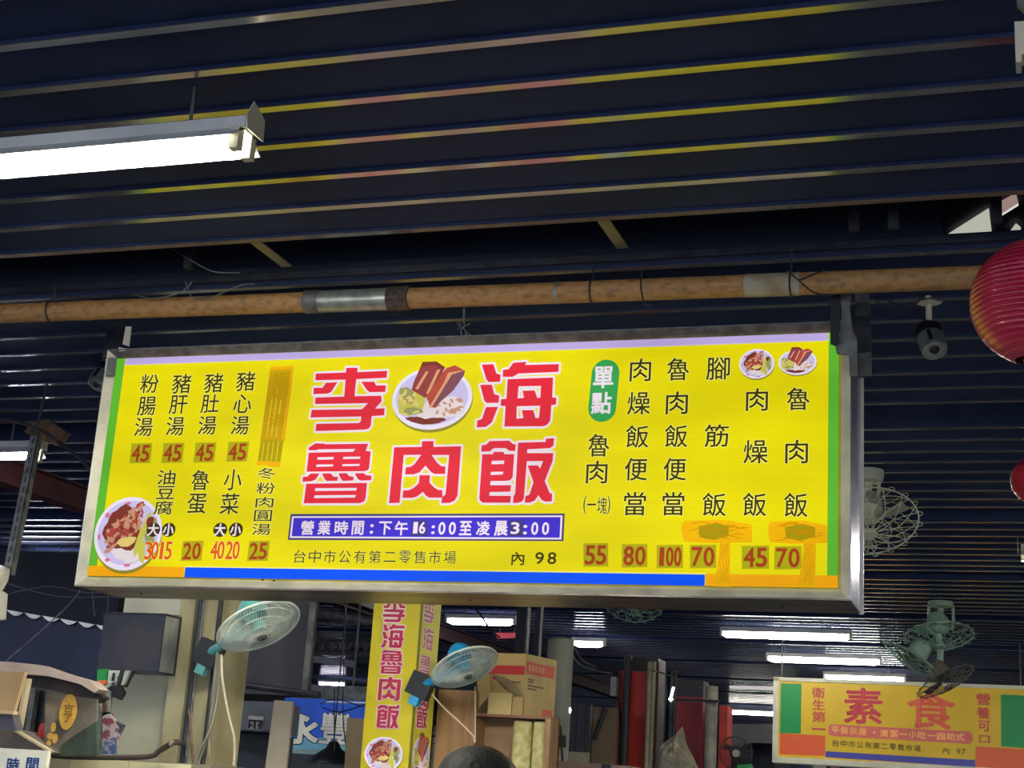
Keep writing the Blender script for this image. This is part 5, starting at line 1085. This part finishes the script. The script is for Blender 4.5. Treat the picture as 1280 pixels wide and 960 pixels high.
# bright roof opening far away
tag(slab('far_skylight', [(720, 845), (728, 840), (752, 850), (745, 852), (732, 848), (735, 852)], 22, .02, lampmat('far_sky', (225, 225, 240), .9)), 'small bright roof opening far behind the columns', 'skylight')
def hung(name, label, cat, P, Y, th, m, rod):
    t = thing(name, label, cat, tuple(at(*P[0], Y=Y))); slab('panel', P, Y, th, m, t)
    for x in rod:
        a = at(x, P[0][1], Y=Y); MB().tube([(a.x, Y+th/2, a.z-.02), (a.x, Y+th/2, H+.02)], .008, 6).build('hanger', steel_g, t)
hung('lit_sign', 'thin bright strip sign above the far tube light', 'sign', [(912, 857), (972, 858), (972, 863), (912, 861)], 21, .02, lampmat('far_disp', (200, 190, 190), .8), (916, 968))
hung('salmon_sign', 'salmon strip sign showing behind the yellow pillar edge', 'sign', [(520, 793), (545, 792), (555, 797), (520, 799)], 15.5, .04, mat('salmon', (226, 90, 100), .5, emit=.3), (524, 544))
hung('salmon_sign', 'salmon strip sign beneath the tube light right of blue fan', 'sign', [(618, 791), (644, 791), (644, 797), (622, 798)], 15.5, .04, mat('salmon', (226, 90, 100), .5, emit=.3), (624, 642))
wires('cable', 'thin cables swooping between grey column and red column', [(11, [(712, 812), (724, 830), (745, 838), (765, 842)]), (11, [(718, 810), (728, 825), (745, 834)]), (12, [(815, 838), (830, 842), (850, 850), (876, 860)])], .008, steel_g)
wires('cable', 'thin cable crossing the tube light right of the yellow pillar', [(9, [(590, 755), (603, 772), (613, 787), (625, 797)])], .006, steel_d)

# ------------------------------------------------------------------ customer (only the top of the head is in view)
hc = at(598, 984, Y=3.1)         # head centre
base = Vector((hc.x, hc.y, 0)); top = at(600, 932, Y=3.1).z
per = thing('person', 'person with short black hair standing below the menu, crown of head visible', 'person', tuple(base))
sk = mat('skin', (206, 160, 130), .5); hairm = mat('hair_black', (14, 15, 20), .55, 0, (8, 9, 12), 90, .8, bump=.5, stretch=(1, 1, .25))
V = []; E_ = []; Rr = []
def sv(p, r, par=None):
    V.append(base+Vector(p)); Rr.append(r)
    if par is not None: E_.append((par, len(V)-1))
    return len(V)-1
hz_ = top-.02
k = hz_/1.66
pel = sv((0, 0, .92*k), (.15, .11)); sp1 = sv((0, .01, 1.08*k), (.135, .10), pel); ch_ = sv((0, .015, 1.26*k), (.155, .11), sp1); nb = sv((0, 0, 1.40*k), (.06, .055), ch_); nk = sv((0, -.01, 1.47*k), (.052, .052), nb)
h1 = sv((0, -.02, 1.52*k), (.066, .075), nk); h2 = sv((0, -.01, 1.585*k), (.074, .088), h1); h3 = sv((0, 0, 1.625*k), (.06, .07), h2)
for s_ in (-1, 1):
    sh_ = sv((s_*.17, .01, 1.35*k), (.055, .055), ch_); el = sv((s_*.235, .03, 1.08*k), (.04, .04), sh_); wr_ = sv((s_*.25, -.05, .86*k), (.028, .026), el); pa_ = sv((s_*.25, -.07, .79*k), (.036, .02), wr_)
    hp = sv((s_*.09, 0, .84*k), (.09, .09), pel); kn = sv((s_*.10, -.02, .47*k), (.06, .06), hp); an_ = sv((s_*.10, .02, .08*k), (.038, .04), kn); ft = sv((s_*.105, -.14, .035), (.035, .025), an_)
me = bpy.data.meshes.new('body'); me.from_pydata([tuple(v-base) for v in V], E_, []); me.materials.append(sk)
bo = bpy.data.objects.new('body', me); COL.objects.link(bo); bo.parent = per
bo.modifiers.new('skin', 'SKIN')
for i, r in enumerate(Rr): me.skin_vertices[0].data[i].radius = r
me.skin_vertices[0].data[0].use_root = True
s2 = bo.modifiers.new('sub', 'SUBSURF'); s2.levels = 2; s2.render_levels = 2
for s_ in (-1, 1):
    for j in range(5):
        x = s_*.25; y = -.07+(-.028+j*.014 if j < 4 else .03); b0 = base+Vector((x, y-.0, .775*k)); L = (.062, .072, .075, .06, .045)[j]
        if j == 4: P = [b0+Vector((-s_*.0, -.065, .02)), b0+Vector((-s_*.015, -.085, -.005)), b0+Vector((-s_*.02, -.09, -.03))]
        else: P = [b0, b0+Vector((0, 0, -L*.5)), b0+Vector((-s_*.01, 0, -L))]
        MB().tube(P, [.0085, .008, .006], 8).build('finger', sk, per)
shirt = mat('shirt_grey', (72, 78, 92), .8); trous = mat('trouser_dark', (40, 42, 50), .85)
MB().lathe([(.155, .90*k), (.165, 1.0*k), (.17, 1.2*k), (.165, 1.3*k), (.12, 1.39*k), (.065, 1.425*k)], base, n=28).build('shirt', shirt, per)
for s_ in (-1, 1):
    MB().tube([base+Vector((s_*.14, .01, 1.345*k)), base+Vector((s_*.19, .02, 1.25*k)), base+Vector((s_*.225, .03, 1.13*k))], [.075, .068, .062], 14).build('sleeve', shirt, per)
    MB().tube([base+Vector((s_*.08, 0, .93*k)), base+Vector((s_*.10, -.02, .47*k)), base+Vector((s_*.10, .02, .10*k))], [.105, .08, .065], 14).build('trouser_leg', trous, per)
    MB().lathe([(0, -.06), (.04, -.05), (.045, .05), (.03, .12), (0, .13)], base+Vector((s_*.105, -.03, .04)), (0, -1, 0), 14).build('shoe', black_m, per)
hd_c = base+Vector((0, .005, top-.125)); mb = MB(); g = []; nr, nc = 14, 30
rr = random.Random(5)
for i in range(nr+1):
    ph = PI*.62*i/nr
    for j in range(nc):
        th = 2*PI*j/nc; kx = .104*(1+.03*math.sin(th*5+i*.7)+.02*rr.random()); ky = .108*(1+.02*rr.random())
        drop = .0 if math.sin(th) > -.3 else -.02*(i/nr)
        g.append(hd_c+Vector((kx*math.sin(ph)*math.cos(th), ky*math.sin(ph)*math.sin(th), .125*math.cos(ph)-drop)))
i0 = 0; mb.v = [tuple(p) for p in g]
for i in range(nr):
    for j in range(nc): mb.f.append((i*nc+j, i*nc+(j+1) % nc, (i+1)*nc+(j+1) % nc, (i+1)*nc+j))
mb.smooth = True; mb.build('hair', hairm, per)
fc = base+Vector((0, -.085, 0))
MB().lathe([(0, .018), (.012, .008), (.014, 0)], fc+Vector((0, -.008, 1.535*k)), (0, -1, -.2), 12).build('nose', sk, per)
for s_ in (-1, 1):
    MB().lathe([(0, .006), (.011, .003), (.012, 0)], fc+Vector((s_*.03, -.005, 1.56*k)), (0, -1, 0), 12).build('eye', white_m, per); MB().lathe([(0, .008), (.005, .006), (.006, 0)], fc+Vector((s_*.03, -.005, 1.56*k)), (0, -1, 0), 10).build('pupil', black_m, per)
    MB().lathe([(0, .014), (.018, .01), (.024, 0), (.02, -.006)], base+Vector((s_*.078, .01, 1.55*k)), (s_, 0, 0), 14).build('ear', sk, per)
MB().tube([fc+Vector((-.02, -.004, 1.5*k)), fc+Vector((0, -.01, 1.498*k)), fc+Vector((.02, -.004, 1.5*k))], .004, 6).build('mouth', mat('lips', (170, 96, 88), .5), per)
# steel pot lid edge beside the head
pl_ = at(573, 972, Y=4.2)
tag(MB().tube([pl_+Vector((.062*math.cos(t*PI/24), 0, .075*math.sin(t*PI/24))) for t in range(48)], .004, 6, closed=True).build('wire_hoop', mat('hoop_olive', (120, 116, 96), .4, .4)), 'greenish round wire hoop beside the head of black hair', 'hoop')
